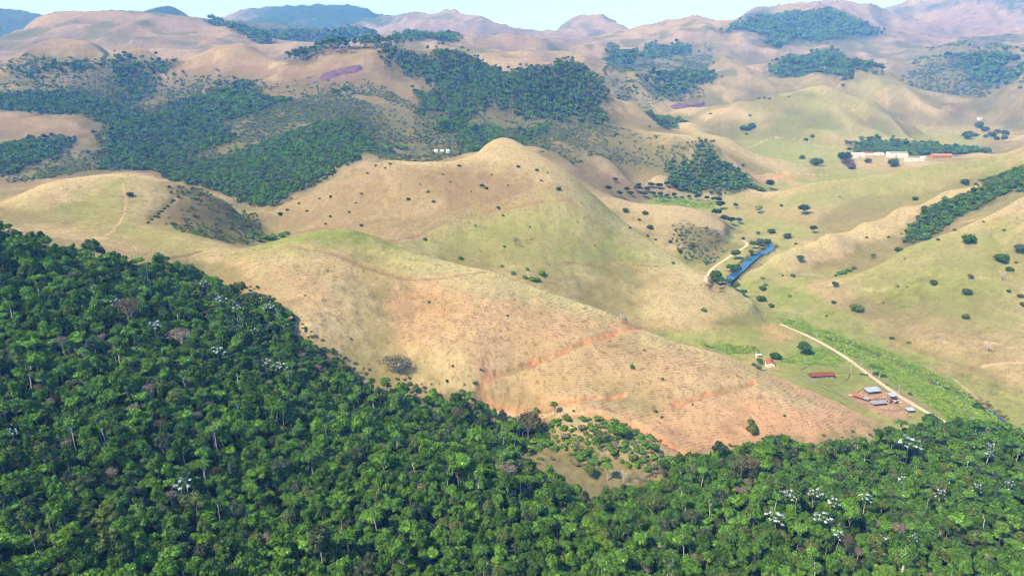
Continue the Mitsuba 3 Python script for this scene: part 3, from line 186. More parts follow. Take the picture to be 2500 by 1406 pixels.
PATHS = {
 'scar': [
  (1.8, [[-24.4,439.8],[-20.3,447.9],[-2.9,457.1],[14.9,465.2],[30.1,471.5],[45.6,478.7],[55.4,485.4],[78.6,498.0],[102.1,515.4]]),
  (1.6, [[-20.7,440.6],[-15.8,438.5],[-4.3,437.5],[11.5,435.9],[34.2,434.9],[54.3,437.5],[81.1,444.7]]),
  (1.8, [[113.4,438.8],[130.5,444.6],[150.0,452.3],[170.2,460.5],[181.6,468.1]]),
  (2.6, [[39.2,425.4],[64.0,422.1],[80.5,419.2],[93.2,412.2],[108.5,405.1],[118.3,399.4]]),
  (1.1, [[-186.7,562.6],[-164.4,555.0],[-134.3,552.7],[-110.6,548.2],[-83.2,542.0],[-49.8,541.0],[-20.3,553.1]]),
  (1.3, [[-123.6,697.3],[-98.7,715.0],[-83.5,735.2],[-53.7,751.7],[-22.6,760.8],[13.6,768.1],[69.9,789.2]]),
  (1.1, [[38.4,700.4],[65.1,713.5],[74.0,714.7],[111.8,734.9],[138.7,734.4],[164.9,730.6]]),
  (1.2, [[-280.5,530.1],[-276.8,549.5],[-265.1,560.7],[-259.2,571.3]]),
  (0.9, [[-338.6,698.4],[-339.5,677.3],[-339.7,663.2],[-339.8,641.5]]),
  (0.7, [[-475.8,643.1],[-435.4,613.4],[-406.1,618.3]]),
 ],
 'track': [
  (0.8, [[-22.9,436.6],[0.0,436.1],[33.9,429.3],[63.7,419.2],[85.4,414.9]]),
  (0.6, [[-388.3,697.4],[-367.0,658.4],[-359.3,626.9],[-328.7,519.6]]),
  (0.8, [[398.7,540.7],[426.6,532.9]]),
  (0.8, [[372.1,533.9],[371.0,503.4],[369.9,481.5]]),
  (0.7, [[413.8,564.6],[419.5,560.4],[430.4,550.4]]),
  (1.2, [[416.1,1353.6],[538.9,1470.5],[605.7,1463.0],[672.8,1478.3]]),
  (1.0, [[974.7,2158],[1008.2,2118],[1026.5,2074]]),
  (0.8, [[374.4,1452.5],[695.8,2026],[795.7,1983],[815.3,1862]]),
 ],
 'road': [
  ('valley road', [[326.8,456.9],[316.4,481.9],[309.7,505.7],[304.9,536.4],[301.6,570.8],[292.8,606.4],[283.7,627.4],[277.2,642.8],[267.5,656.9]]),
  ('road by the river', [[202.1,696.4],[243.0,836.4],[255.4,855.1],[277.2,877.3],[303.4,910.5],[321.6,934.1],[328.4,945.3],[328.9,966.3]]),
 ],
 'river': [
  ('river', [[209.2,685.3],[255.8,793.6],[275.5,819.6],[319.9,891.9],[343.4,913.5],[356.8,931.2],[359.2,948.7],[352.7,956.6],[343.2,966.6]]),
  ('ditch', [[303.8,614.3],[322.8,597.5],[340.9,559.8],[353.8,531.1],[361.7,504.2],[368.5,489.1],[369.9,467.5]]),
 ],
 'fence': [
  ('ring', [[248.9,549.0],[255.9,556.5],[267.1,562.6],[276.5,563.4],[283.7,559.1],[288.9,554.8],[289.9,546.9],[286.3,538.2],[279.6,529.7],[271.2,523.1],[263.1,520.3],[255.0,521.3],[250.0,525.6],[247.1,533.0],[246.6,540.5]]),
  ('race', [[272.6,541.3],[280.3,543.7],[289.6,546.9]]),
  ('yard fence', [[280.5,510.3],[293.4,519.9],[301.8,516.3],[307.6,504.8]]),
  ('road fence', [[321.3,482.1],[314.4,508.2],[308.5,536.5],[302.9,561.8]]),
 ],
 'crest': [
  (22, [[-248.0,560.0],[-225.7,575.0],[-193.3,585.0],[-141.2,590.0],[-113.1,588.0],[-87.3,577.0],[-52.0,570.0],[-17.1,560.0],[33.5,542.0],[81.6,522.0],[112.6,510.0],[158.4,497.0],[188.2,488.0],[217.2,478.0]]),
  (14, [[-271.5,835.0],[-221.5,840.0],[-157.8,850.0],[-98.5,850.0],[-68.9,880.0]]),
  (22, [[-53.8,930.0],[-13.8,960.0],[6.6,955.0],[27.1,938.0],[50.5,915.0],[77.9,890.0],[115.7,850.0],[157.1,818.0],[190.7,785.0],[216.5,752.0],[241.7,712.0],[257.3,678.0]]),
  (14, [[-502.5,680.0],[-475.6,705.0],[-441.3,720.0],[-407.0,735.0],[-382.9,745.0],[-349.7,745.0],[-306.1,740.0]]),
  (16, [[827.9,1150.0],[724.6,1165.0],[648.3,1180.0],[600.8,1200.0],[525.8,1230.0],[467.5,1235.0]]),
  (9, [[741.7,1035.0],[680.1,1010.0],[614.8,990.0],[536.9,960.0],[476.1,930.0],[417.2,900.0],[361.2,870.0],[327.3,850.0],[278.6,817.0]]),
  (10, [[574.9,780.0],[516.8,775.0],[477.3,770.0],[437.2,765.0],[393.3,750.0],[360.3,742.0]]),
  (36, [[-546.9,1900],[-483.7,1950],[-337.7,1980],[-204.4,1950],[-105.2,1900],[0.0,1850],[82.3,1850],[190.7,1800]]),
  (36, [[-939.9,1900],[-917.4,2000],[-820.4,2100],[-722.9,2080],[-621.4,2000]]),
  (34, [[633.9,2250],[790.8,2350],[922.9,2350],[1033.9,2300],[1118.8,2250]]),
  (18, [[448.8,1750],[492.6,1620],[583.1,1550]]),
  (30, [[586.4,2700],[833.3,2900],[964.8,2750]]),
  (30, [[1051.0,2750],[1201.3,2850],[1383.4,2800],[1534,2600]]),
  (34, [[-2058,3000],[-2083,3200],[-2047,3400],[-1892,3400],[-1763,3400]]),
  (34, [[-1615,3400],[-1475.7,3500],[-1306.7,3400],[-1165.1,3200]]),
  (34, [[-263.3,3200],[-54.2,3300],[167.7,3400],[404.3,3500]]),
 ],
}
SPOTS = [
 ('lone', 'grey', 'lone spreading tree with pale bare limbs and sparse grey-green crown on the bare hillside', 'tree', None, [(-82.0, 451.6, 20.9)]),
 ('flat', 'dark', 'lone tree with flat layered dark crown standing above the forest edge by the left hill', 'tree', None, [(-304.5, 495.1, 9.0)]),
 ('bare', 'pale', 'pale leafless tree on the crest of the front hill above the red scar', 'tree', None, [(85.3, 510.5, 7.7)]),
 ('bush', 'dark', 'wide low dark bush behind the front hill crest beside the pale leafless tree', 'bush', None, [(109.1, 631.2, 13.4)]),
 ('bare', 'purple', 'leafless purple-brown shrub on the green flank of the middle hill', 'shrub', None, [(3.5, 715.1, 11.2)]),
 ('bush', 'bright', 'vivid green round bush alone on the terraced slope above the dirt road', 'bush', None, [(189.6, 649.9, 6.9)]),
 ('tree', 'bright', 'tall narrow green tree beside the bend of the river road', 'tree', None, [(250.7, 872.0, 8.0)]),
 ('tree', 'lime', 'tree with pale yellow-green top and dark base right of the stream clump', 'tree', None, [(398.5, 1110.5, 17.2)]),
 ('tree', 'darkblue', 'dark two-lobed tree alone on the far bank slope, next to the pale yellow-green one', 'tree', None, [(455.5, 1077.3, 21.1)]),
 ('tree', 'darkblue', 'dark round tree on the spur foot, right of the upper river bend', 'tree', None, [(437.9, 992.9, 15.5)]),
 ('tree', 'dark', 'broken dark crowned tree on the second right-hand spur', 'tree', None, [(355.3, 830.7, 11.1)]),
 ('bush', 'dark', 'big dark round tree at the top of the grassy right-hand slope', 'tree', None, [(479.7, 712.3, 18.9)]),
 ('bush', 'dark', 'largest dark round tree near the right edge of the grassy slope', 'tree', None, [(489.6, 670.3, 18.8)]),
 ('tree', 'darkgrey', 'dark straggling tree at the right edge beside the largest round tree', 'tree', None, [(510.5, 680.0, 13.2)]),
 ('bush', 'dark', 'dark bush just below the largest round tree by the right edge', 'bush', None, [(485.8, 654.5, 9.6)]),
 ('bush', 'darkgrey', 'slanting grey-green bush in the middle of the right-hand slope', 'bush', None, [(422.3, 666.8, 9.9)]),
 ('tree', 'olive', 'thin tree with high olive crown and pale trunk on the right-hand slope', 'tree', None, [(449.4, 654.7, 7.2)]),
 ('bush', 'darkgrey', 'pair-shaped dark grey bush on the lower part of the right-hand slope', 'bush', None, [(435.5, 634.0, 12.6)]),
 ('bare', 'pale', 'pale bare-branched tree below the largest round tree at the right edge', 'tree', None, [(470.5, 642.5, 10.3)]),
 ('bush', 'dark', 'small dark flat bush near the right edge under the pale bare-branched tree', 'bush', None, [(467.6, 623.2, 5.8)]),
 ('bush', 'olive', 'ball-shaped olive bush on the terraced part of the right-hand slope', 'bush', None, [(416.1, 601.4, 9.8)]),
 ('bush', 'lime', 'small lime green bush on the lower right-hand slope', 'bush', None, [(364.2, 593.2, 5.3)]),
 ('bush', 'dark', 'small dark green bush left of the lime green one', 'bush', None, [(356.5, 607.6, 6.1)]),
 ('bush', 'olive', 'large rounded olive bush at the foot of the third spur', 'bush', None, [(354.3, 676.2, 16.9)]),
 ('bush', 'dark', 'dark bush at the spur foot, upper neighbour of the large olive bush', 'bush', None, [(340.2, 697.4, 6.5)]),
 ('tree', 'dark', 'dark tree at the mouth of the ravine between two right-hand spurs', 'tree', None, [(353.3, 728.3, 9.0)]),
 ('tree', 'dark', 'tall slim tree on the rim of the ravine hedge', 'tree', None, [(452.4, 846.4, 8.2)]),
 ('bush', 'dark', 'bushy clump at the lower end of the ravine wood', 'bush', None, [(433.9, 760.5, 12.0)]),
 ('bare', 'pale', 'white leafless tree on the lower right-hand slope', 'tree', None, [(408.7, 553.8, 7.1)]),
 ('bush', 'lime', 'bright lime box-shaped bush on the green flat by the road', 'bush', None, [(309.7, 738.7, 6.9)]),
 ('bush', 'olive', 'olive bush under the palm on the flat left of the lime bush', 'bush', None, [(286.9, 761.9, 11.3)]),
 ('palm', 'dark', 'slim palm rising above the olive bush on the river flat', 'palm', None, [(288.7, 768.4, 7.1)]),
 ('bush', 'dark', 'dark tree by the utility pole where the road leaves the river', 'tree', None, [(279.8, 742.0, 13.8)]),
 ('bush', 'dark', 'second dark tree by the utility pole, lower and to the right', 'tree', None, [(286.6, 730.6, 9.1)]),
 ('bush', 'olive', 'olive shrub on the scarred foot of the second spur', 'shrub', None, [(334.5, 796.7, 7.8)]),
 ('bush', 'dark', 'round dark bush on the ridge between the two upper right spurs', 'bush', None, [(699.4, 1080.6, 17.7)]),
 ('bush', 'dark', 'low dark bush on the crest line of the second spur', 'bush', None, [(613.5, 1057.9, 12.5)]),
 ('bush', 'dark', 'dark oval dense tree at the far hill foot right of the plantation', 'tree', None, [(1285.3, 2015.2, 48.5)]),
 ('bush', 'dark', 'two-lobed round bush on the valley flat, right-hand one of the pair', 'bush', None, [(823.8, 1962.2, 16.9)]),
 ('bush', 'dark', 'two-lobed round bush on the valley flat, left-hand one of the pair', 'bush', None, [(800.5, 1944.2, 16.7)]),
 ('tree', 'darkblue', 'tall purple-dark tree at the end of the pine wood by the valley flat', 'tree', None, [(501.2, 1356.9, 23.9)]),
 ('bush', 'dark', 'small dark tree on the bare spur above the road cut', 'tree', None, [(478.7, 1461.5, 11.0)]),
 ('bush', 'darkgrey', 'wide grey-green tree on the valley flat left of the white warehouses', 'tree', None, [(667.1, 1547.4, 37.8)]),
 ('bush', 'darkgrey', 'slim dark tree behind the wide grey-green one on the valley flat', 'tree', None, [(711.7, 1730.9, 20.0)]),
 ('bush', 'darkblue', 'dark double tree left of the white warehouses', 'tree', None, [(775.2, 1647.7, 42.0)]),
 ('bush', 'purple', 'purple-grey tree in front of the dark double tree by the warehouses', 'tree', None, [(740.7, 1550.9, 36.0)]),
 ('bush', 'darkgrey', 'small tree between the two largest white warehouses', 'tree', None, [(795.0, 1574.3, 21.9)]),
 ('bush', 'darkgrey', 'broad tree in front of the right-hand white warehouse', 'tree', None, [(820.9, 1518.0, 35.3)]),
 ('bush', 'dark', 'dark bush at the left end of the low white shed', 'bush', None, [(757.2, 1363.9, 12.8)]),
 ('bush', 'purple', 'grey-purple shrub on the flat below the warehouses', 'shrub', None, [(729.0, 1518.4, 26.5)]),
 ('bush', 'dark', 'dense rounded dark green tree beside the white farmhouse', 'tree', None, [(238.1, 579.9, 13.3)]),
 ('tree', 'dark', 'slim dark tree touching the left side of the white farmhouse', 'tree', None, [(221.6, 572.0, 8.0)]),
 ('tree', 'darkgrey', 'grey-blue bush left of the slim tree at the white farmhouse', 'bush', None, [(214.6, 566.5, 5.8)]),
 ('big', 'dark', 'big drooping dark green mango-like tree between the farmhouse and the dirt road', 'tree', None, [(265.7, 585.5, 17.9)]),
 ('bush', 'mid', 'small bright green tree left of the farmhouse', 'tree', None, [(206.5, 573.3, 8.1)]),
 ('bush', 'olive', 'round olive-green bush on the shoulder of the front hill below the farmhouse', 'bush', None, [(186.8, 484.0, 6.8)]),
 ('palm', 'dark', 'left of the two tall palms beside the dirt road', 'palm', None, [(304.7, 538.9, 7.0)]),
 ('palm', 'dark', 'right of the two tall palms beside the dirt road', 'palm', None, [(309.0, 534.1, 6.9)]),
 ('bare', 'grey', 'leafless grey tree beside the dirt road right of the two palms', 'tree', None, [(308.4, 521.4, 6.8)]),
 ('palmlow', 'mid', 'left banana-like palm clump at the hill foot below the yard', 'palm', None, [(250.1, 486.4, 4.5)]),
 ('palmlow', 'mid', 'right banana-like palm clump at the hill foot below the yard', 'palm', None, [(254.5, 484.6, 5.7)]),
 ('bush', 'dark', 'dark bush right of the dirt road near the blue roofed hut', 'bush', None, [(320.6, 506.1, 4.6)]),
 ('big', 'dark', 'dark spreading tree at the lower end of the dirt road', 'tree', None, [(308.4, 456.5, 15.1)]),
 ('bush', 'bright', 'round green tree on the stream bank at the right edge below the crop field', 'tree', None, [(361.2, 453.4, 12.0)]),
 ('bush', 'dark', 'bush on the ditch bank where it turns below the grassy slope', 'bush', None, [(354.9, 515.0, 8.0)]),
 ('bush', 'dark', 'bush overhanging the ditch water at the right', 'bush', None, [(362.0, 483.9, 10.2)]),
 ('palm', 'dark', 'palm at the head of the gully below the red bank', 'palm', None, [(28.8, 427.9, 6.8)]),
 ('column', 'bright', 'narrow green tree just left of the gully palm', 'tree', None, [(16.6, 435.2, 5.7)]),
 ('tree', 'mid', 'small green tree right under the gully palm', 'tree', None, [(37.4, 419.2, 6.1)]),
 ('big', 'mid', 'big clump tree with bright crown in the middle of the gully', 'tree', None, [(70.2, 404.4, 15.1)]),
 ('bush', 'olive', 'olive shrub mass leaning on the bright clump tree in the gully', 'shrub', None, [(57.8, 402.1, 14.0)]),
 ('tree', 'mid', 'tree with white trunk standing at the right rim of the gully', 'tree', None, [(91.3, 394.9, 9.6)]),
 ('tree', 'mid', 'left tree of the lower gully grove', 'tree', None, [(46.7, 388.8, 7.9)]),
 ('tree', 'olive', 'yellowish tree of the lower gully grove', 'tree', None, [(47.1, 371.8, 11.7)]),
 ('tree', 'mid', 'right small tree of the lower gully grove', 'tree', None, [(64.7, 388.5, 6.3)]),
 ('bare', 'pale', 'pale leafless tree in the lower gully grove', 'tree', None, [(56.9, 386.3, 6.3)]),
 ('palm', 'mid', 'palm in the lower gully grove beside the yellowish tree', 'palm', None, [(58.5, 369.3, 7.6)]),
 ('bare', 'pale', 'fan-shaped leafless white tree at the bottom of the gully', 'tree', None, [(68.7, 368.0, 8.6)]),
 ('bare', 'grey', 'greyish bare thicket tree on the right lip of the gully floor', 'tree', None, [(78.1, 368.4, 7.6)]),
 ('bush', 'darkgrey', 'sparse dark tree rising at the forest edge under the red slope', 'tree', None, [(175.1, 410.6, 18.2)]),
 ('column', 'bright', 'tall bright green tree standing out of the forest edge below the lone tree', 'tree', None, [(-54.0, 429.6, 10.7)]),
 ('silver', 'silver', 'white silver-leaved tree crown high in the left forest', 'tree', 'silver-leaved trees in the forest', [(-173.3, 377.6, 9.7)]),
 ('silver', 'silver', 'silver-leaved tree in the left forest, above and left of the brightest one', 'tree', 'silver-leaved trees in the forest', [(-207.1, 378.0, 8.2)]),
 ('silver', 'silver', 'silvery crown among the upper left forest trees', 'tree', 'silver-leaved trees in the forest', [(-202.6, 459.2, 9.8)]),
 ('silver', 'silver', 'small silvery crown just right of the upper left forest', 'tree', 'silver-leaved trees in the forest', [(-188.8, 452.9, 7.4)]),
 ('silver', 'silver', 'left of the two joined white crowns at mid forest', 'tree', 'silver-leaved trees in the forest', [(-149.2, 390.4, 6.6)]),
 ('silver', 'silver', 'right of the two joined white crowns at mid forest', 'tree', 'silver-leaved trees in the forest', [(-143.1, 394.1, 8.7)]),
 ('silver', 'silver', 'largest white-leaved crown low in the left forest', 'tree', 'silver-leaved trees in the forest', [(-140.5, 255.8, 8.2)]),
 ('silver', 'silver', 'small pale silver crown at the left edge', 'tree', 'silver-leaved trees in the forest', [(-212.4, 262.3, 3.9)]),
 ('silver', 'silver', 'faint white crown left of the brown dome-shaped tree', 'tree', 'silver-leaved trees in the forest', [(-234.3, 390.2, 5.9)]),
 ('silver', 'silver', 'pale silver crown near the upper forest tip', 'tree', 'silver-leaved trees in the forest', [(-172.7, 466.2, 8.8)]),
 ('silver', 'silver', 'tiny silver crown close to the forest edge under the saddle', 'tree', 'silver-leaved trees in the forest', [(-223.2, 483.0, 7.2)]),
 ('silver', 'silver', 'lone silver tuft right of the leafless pink tree', 'tree', 'silver-leaved trees in the forest', [(-170.2, 430.2, 4.9)]),
 ('silver', 'silver', 'broad silver crown in the right forest under the farm yard', 'tree', 'silver-leaved trees in the forest', [(261.6, 403.0, 14.7)]),
 ('silver', 'silver', 'small silver crown at the right, near the stream', 'tree', 'silver-leaved trees in the forest', [(313.7, 400.7, 6.0)]),
 ('silver', 'silver', 'silver tuft just under the small crown near the stream', 'tree', 'silver-leaved trees in the forest', [(306.3, 390.8, 5.3)]),
 ('silver', 'silver', 'silver crown left of the yellow flowering tree', 'tree', 'silver-leaved trees in the forest', [(229.8, 352.8, 5.8)]),
 ('silver', 'silver', 'silver crown at the left of the right-hand cluster', 'tree', 'silver-leaved trees in the forest', [(146.6, 315.6, 8.3)]),
 ('silver', 'silver', 'second silver crown of the right-hand cluster', 'tree', 'silver-leaved trees in the forest', [(162.9, 320.4, 8.0)]),
 ('silver', 'silver', 'tall drooping silver crown of the right-hand cluster', 'tree', 'silver-leaved trees in the forest', [(169.6, 311.3, 7.8)]),
 ('silver', 'silver', 'right outlying silver crown of the cluster', 'tree', 'silver-leaved trees in the forest', [(190.9, 320.9, 6.7)]),
 ('silver', 'silver', 'silver crown lowest left of the cluster', 'tree', 'silver-leaved trees in the forest', [(130.7, 291.7, 9.9)]),
 ('silver', 'silver', 'dull silver crown under the cluster', 'tree', 'silver-leaved trees in the forest', [(155.7, 295.4, 9.2)]),
 ('silver', 'silver', 'silver crown right of the dark gap in the right forest', 'tree', 'silver-leaved trees in the forest', [(241.3, 336.0, 6.1)]),
 ('silver', 'silver', 'twin tufted silver crown near the right edge', 'tree', 'silver-leaved trees in the forest', [(266.8, 343.3, 5.2)]),
 ('silver', 'silver', 'brightest white crown near the bottom right', 'tree', 'silver-leaved trees in the forest', [(178.6, 280.5, 6.4)]),
 ('silver', 'silver', 'slim silver crown right of the brightest bottom one', 'tree', 'silver-leaved trees in the forest', [(196.8, 284.6, 3.7)]),
 ('silver', 'silver', 'half hidden silver crown near the bottom right', 'tree', 'silver-leaved trees in the forest', [(157.8, 281.4, 5.6)]),
 ('silver', 'silver', 'pale greenish silver crown at the far right', 'tree', 'silver-leaved trees in the forest', [(285.9, 344.6, 5.7)]),
 ('flower', 'yellow', 'small bright yellow flowering tree in the right forest', 'tree', None, [(248.1, 368.1, 4.5)]),
 ('dry', 'pink', 'leafless pinkish-grey tree crown in the left forest', 'tree', 'dry crowns in the forest', [(-192.7, 378.0, 15.9)]),
 ('dry', 'brown', 'brown dome-shaped crown in the left forest', 'tree', 'dry crowns in the forest', [(-224.5, 383.4, 18.4)]),
 ('dry', 'brown', 'grey-brown dry crown at the forest edge by the gully', 'tree', 'dry crowns in the forest', [(11.1, 413.7, 19.3)]),
 ('dry', 'brown', 'brown-grey wide crown in the right forest', 'tree', 'dry crowns in the forest', [(134.7, 354.5, 16.0)]),
 ('dry', 'pink', 'bare greyish crown at the left gully rim', 'tree', 'dry crowns in the forest', [(-2.2, 318.5, 10.9)]),
 ('dry', 'brown', 'dull grey-brown crown near the forest tip below the lone tree', 'tree', 'dry crowns in the forest', [(-35.8, 415.4, 12.1)]),
 ('dry', 'pink', 'pale bare crown at the left above the dark gap', 'tree', 'dry crowns in the forest', [(-234.8, 336.6, 5.6)]),
 ('dry', 'pink', 'pale dead-topped tree in the middle of the left forest', 'tree', 'dry crowns in the forest', [(-179.6, 312.6, 7.0)]),
 ('dry', 'pink', 'pinkish dry crown low in the right forest', 'tree', 'dry crowns in the forest', [(196.3, 295.1, 7.9)]),
 ('dry', 'brown', 'brownish dry crown near the bottom right', 'tree', 'dry crowns in the forest', [(161.0, 278.7, 6.8)]),
 ('pole', 'mid', 'white broken bare trunk leaning low in the left forest', 'tree', 'trees showing pale trunks in the forest', [(-123.0, 246.7, 5.9)]),
 ('pole', 'mid', 'tall white trunk under a big crown at the left edge', 'tree', 'trees showing pale trunks in the forest', [(-265.5, 371.6, 6.0)]),
 ('pole', 'mid', 'pale forked trunk under a light crown near the upper forest', 'tree', 'trees showing pale trunks in the forest', [(-180.6, 437.7, 7.2)]),
 ('pole', 'mid', 'slim white trunk at the bottom left corner', 'tree', 'trees showing pale trunks in the forest', [(-169.2, 205.3, 3.5)]),
 ('pole', 'mid', 'umbrella-crowned tree with long pale trunk at the bottom left', 'tree', 'trees showing pale trunks in the forest', [(-169.6, 214.4, 3.9)]),
 ('pole', 'mid', 'long dark trunk with small crown at the bottom middle', 'tree', 'trees showing pale trunks in the forest', [(-73.0, 250.0, 3.9)]),
 ('pole', 'mid', 'white upright trunk in the right forest gap', 'tree', 'trees showing pale trunks in the forest', [(228.2, 325.5, 5.9)]),
 ('pole', 'mid', 'leaning thin grey trunk in the lower left forest', 'tree', 'trees showing pale trunks in the forest', [(-148.5, 233.6, 3.6)]),
 ('tree', 'dark', 'dark riverside tree in the row along the river and its road', 'tree', 'trees along the river', [(329.2, 925.2, 14.6), (338.3, 921.6, 11.2), (290.7, 877.1, 18.1), (279.0, 831.2, 17.2), (271.8, 831.9, 14.2), (316.6, 895.0, 10.9), (250.4, 817.1, 19.0), (214.2, 709.0, 13.1), (217.7, 701.0, 12.9), (227.1, 698.1, 11.2), (233.0, 692.3, 11.1), (239.5, 684.7, 9.3)]),
 ('bush', 'darkgrey', 'round tree on the flat above the upper river bend', 'tree', 'trees above the river bend', [(329.6, 970.8, 8.2), (363.0, 1004.4, 8.4), (383.0, 1006.5, 15.7), (392.7, 971.6, 16.4), (347.7, 951.8, 13.8), (359.4, 955.8, 15.0)]),
 ('tree', 'darkblue', 'dark tree in the clump that follows the stream above the knoll', 'tree', 'trees in the stream clump above the knoll', [(345.4, 1148.5, 20.4), (301.8, 1018.0, 18.2), (311.6, 1007.7, 16.8), (334.5, 1046.4, 16.3), (350.9, 1062.4, 12.7), (356.5, 1200.6, 17.0), (371.1, 1148.5, 12.3)]),
 ('tree', 'darkblue', 'dark tree in the long hedge-like row across the valley floor', 'tree', 'row of trees across the valley', [(159.1, 1150.9, 14.9), (181.8, 1232.0, 10.8), (181.1, 1172.2, 13.8), (199.4, 1209.8, 14.2), (205.5, 1201.9, 12.8), (220.5, 1228.4, 17.4), (231.5, 1218.8, 14.4), (241.0, 1241.4, 14.6), (250.3, 1230.6, 13.1), (262.6, 1229.9, 14.5), (273.7, 1227.1, 11.6), (286.4, 1229.4, 13.1), (227.7, 1251.3, 13.2), (251.5, 1260.2, 14.8), (265.6, 1256.2, 16.2), (280.0, 1262.4, 16.3), (293.9, 1267.8, 16.4), (299.7, 1223.2, 8.7), (313.0, 1227.5, 10.1), (326.5, 1223.2, 15.9), (344.2, 1226.9, 11.6), (352.6, 1214.9, 12.9)]),
 ('bush', 'darkgrey', 'greyish tree in the loose group behind the far valley farm track', 'tree', 'greyish trees in the far right valley', [(1498.2, 2303.0, 39.4), (1480.1, 2241.2, 33.3), (1373.1, 2047.1, 32.9), (1481.7, 2185.0, 27.5), (1429.5, 2079.5, 31.0), (1359.5, 2100.0, 24.1), (1332.4, 1967.0, 22.6), (1337.5, 1941.0, 26.7), (1353.4, 2038.4, 21.0)]),
 ('bush', 'bright', 'green tree of the small grove in the hollow behind the left hill', 'tree', 'grove behind the left hill', [(-267.4, 697.5, 10.1), (-259.5, 695.8, 10.9), (-255.6, 706.3, 11.9), (-250.5, 713.7, 12.0), (-245.9, 723.6, 11.3), (-242.1, 733.7, 8.8), (-269.3, 714.9, 7.7)]),
 ('bush', 'dark', 'low dark shrub of the hedge line running down the left hill', 'shrub', 'hedge line on the left hill', [(-338.1, 693.2, 4.5), (-338.3, 688.0, 4.1), (-338.2, 679.8, 4.4), (-338.9, 674.2, 4.0), (-339.2, 667.6, 4.8), (-339.8, 661.7, 4.3), (-339.7, 654.6, 4.3), (-339.2, 646.7, 3.9), (-338.0, 637.6, 3.8)]),
 ('bush', 'darkgrey', 'grey-brown shrub on the brown flank of the left hill', 'shrub', 'shrubs on the left hill', [(-373.5, 680.0, 8.8), (-270.7, 633.6, 8.4), (-336.5, 653.3, 4.7), (-286.5, 698.6, 5.9), (-279.7, 719.6, 7.7), (-340.5, 875.5, 6.2), (-334.2, 729.1, 6.0), (-348.9, 711.6, 5.0)]),
 ('bush', 'dark', 'small dark bush dotted over the left shoulder of the middle hill', 'bush', 'bushes on the left shoulder of the middle hill', [(-268.9, 798.8, 8.1), (-262.5, 805.9, 5.3), (-235.9, 793.5, 4.7), (-201.6, 763.6, 5.4), (-202.7, 746.5, 4.0), (-180.7, 765.1, 4.1), (-161.4, 732.7, 5.7), (-172.6, 799.1, 4.2), (-209.9, 803.9, 5.7), (-170.5, 828.3, 4.3), (-162.0, 836.9, 4.9), (-149.3, 827.2, 4.3), (-143.7, 832.6, 4.8), (-176.7, 782.8, 3.2), (-223.9, 807.8, 3.8), (-250.2, 813.7, 4.3)]),
 ('bush', 'dark', 'small dark bush scattered on the brown upper face of the middle hill', 'bush', 'bushes on the brown face of the middle hill', [(-115.6, 774.0, 6.4), (-94.7, 784.8, 4.6), (-87.4, 769.8, 5.5), (-34.1, 796.1, 6.5), (-29.3, 791.7, 6.0), (53.4, 797.1, 8.0), (7.2, 826.4, 5.8), (29.2, 822.2, 5.7), (41.7, 822.7, 3.4), (34.0, 805.7, 4.2), (-23.8, 814.4, 3.3), (-79.7, 813.2, 3.3), (-105.0, 796.0, 2.8), (-62.4, 832.3, 6.3), (-15.9, 764.2, 6.3), (-46.3, 786.8, 2.8), (-4.7, 794.5, 3.3), (-70.4, 801.0, 2.8)]),
 ('bush', 'mid', 'green bush on the green lower flank of the middle hill', 'bush', 'bushes on the green flank of the middle hill', [(-90.6, 710.4, 6.0), (-8.2, 713.2, 4.7), (-52.4, 691.5, 6.7), (-10.4, 683.5, 4.6), (19.1, 741.5, 3.1), (20.5, 726.8, 2.6), (-9.9, 753.4, 4.0), (-39.8, 740.2, 3.1), (91.0, 745.6, 2.7), (177.7, 742.7, 5.0), (72.9, 762.5, 2.7)]),
 ('bush', 'bright', 'bright green bush in the hollow behind the crest of the front hill', 'bush', 'bushes in the hollow behind the front hill', [(0.8, 671.7, 7.0), (15.8, 681.2, 6.2), (30.7, 679.1, 10.8), (20.4, 666.2, 9.8), (25.3, 666.5, 9.0), (12.3, 667.3, 7.4)]),
 ('bush', 'darkgrey', 'dull grey-green bush along the right edge of the middle hill', 'bush', 'bushes on the right edge of the middle hill', [(163.3, 993.6, 13.0), (190.5, 985.9, 11.7), (190.7, 943.0, 12.4), (184.3, 925.3, 6.1), (138.5, 803.5, 4.8), (212.6, 912.3, 7.7), (234.7, 840.0, 9.2), (178.4, 965.7, 6.9), (222.2, 896.6, 8.7), (241.0, 907.9, 9.9), (193.0, 917.4, 5.5)]),
 ('bush', 'olive', 'tiny bush on the bare terraced face of the front hill', 'bush', 'tiny bushes on the front hill', [(-146.6, 532.8, 2.6), (-64.8, 516.1, 2.9), (-3.4, 497.8, 3.1), (-42.2, 450.4, 2.9), (-22.3, 450.4, 3.5), (87.5, 464.6, 5.4), (99.0, 482.9, 2.8), (108.3, 456.2, 3.2), (-117.4, 471.8, 2.7), (-156.6, 501.0, 2.2), (-25.9, 443.5, 4.0), (-45.8, 442.3, 3.4), (-71.5, 441.2, 4.6), (126.3, 438.5, 2.0)]),
 ('bush', 'olive', 'shrub in the eroded strip between forest edge and front hill', 'shrub', 'shrubs along the eroded forest edge', [(-196.2, 511.1, 3.8), (-143.1, 461.8, 3.5), (-148.3, 466.2, 4.1), (-133.3, 455.1, 6.4), (-127.3, 456.0, 7.0), (-88.4, 439.8, 8.0), (-75.3, 437.5, 9.7), (-66.7, 436.2, 8.5), (-34.2, 436.9, 7.4), (42.1, 427.1, 2.8), (99.3, 431.7, 4.0), (102.9, 427.6, 2.8), (165.7, 424.0, 11.3), (165.1, 430.3, 7.4), (203.6, 416.4, 6.1), (218.7, 422.3, 5.6), (229.0, 422.6, 6.8), (192.5, 439.0, 2.9), (216.5, 427.7, 2.8)]),
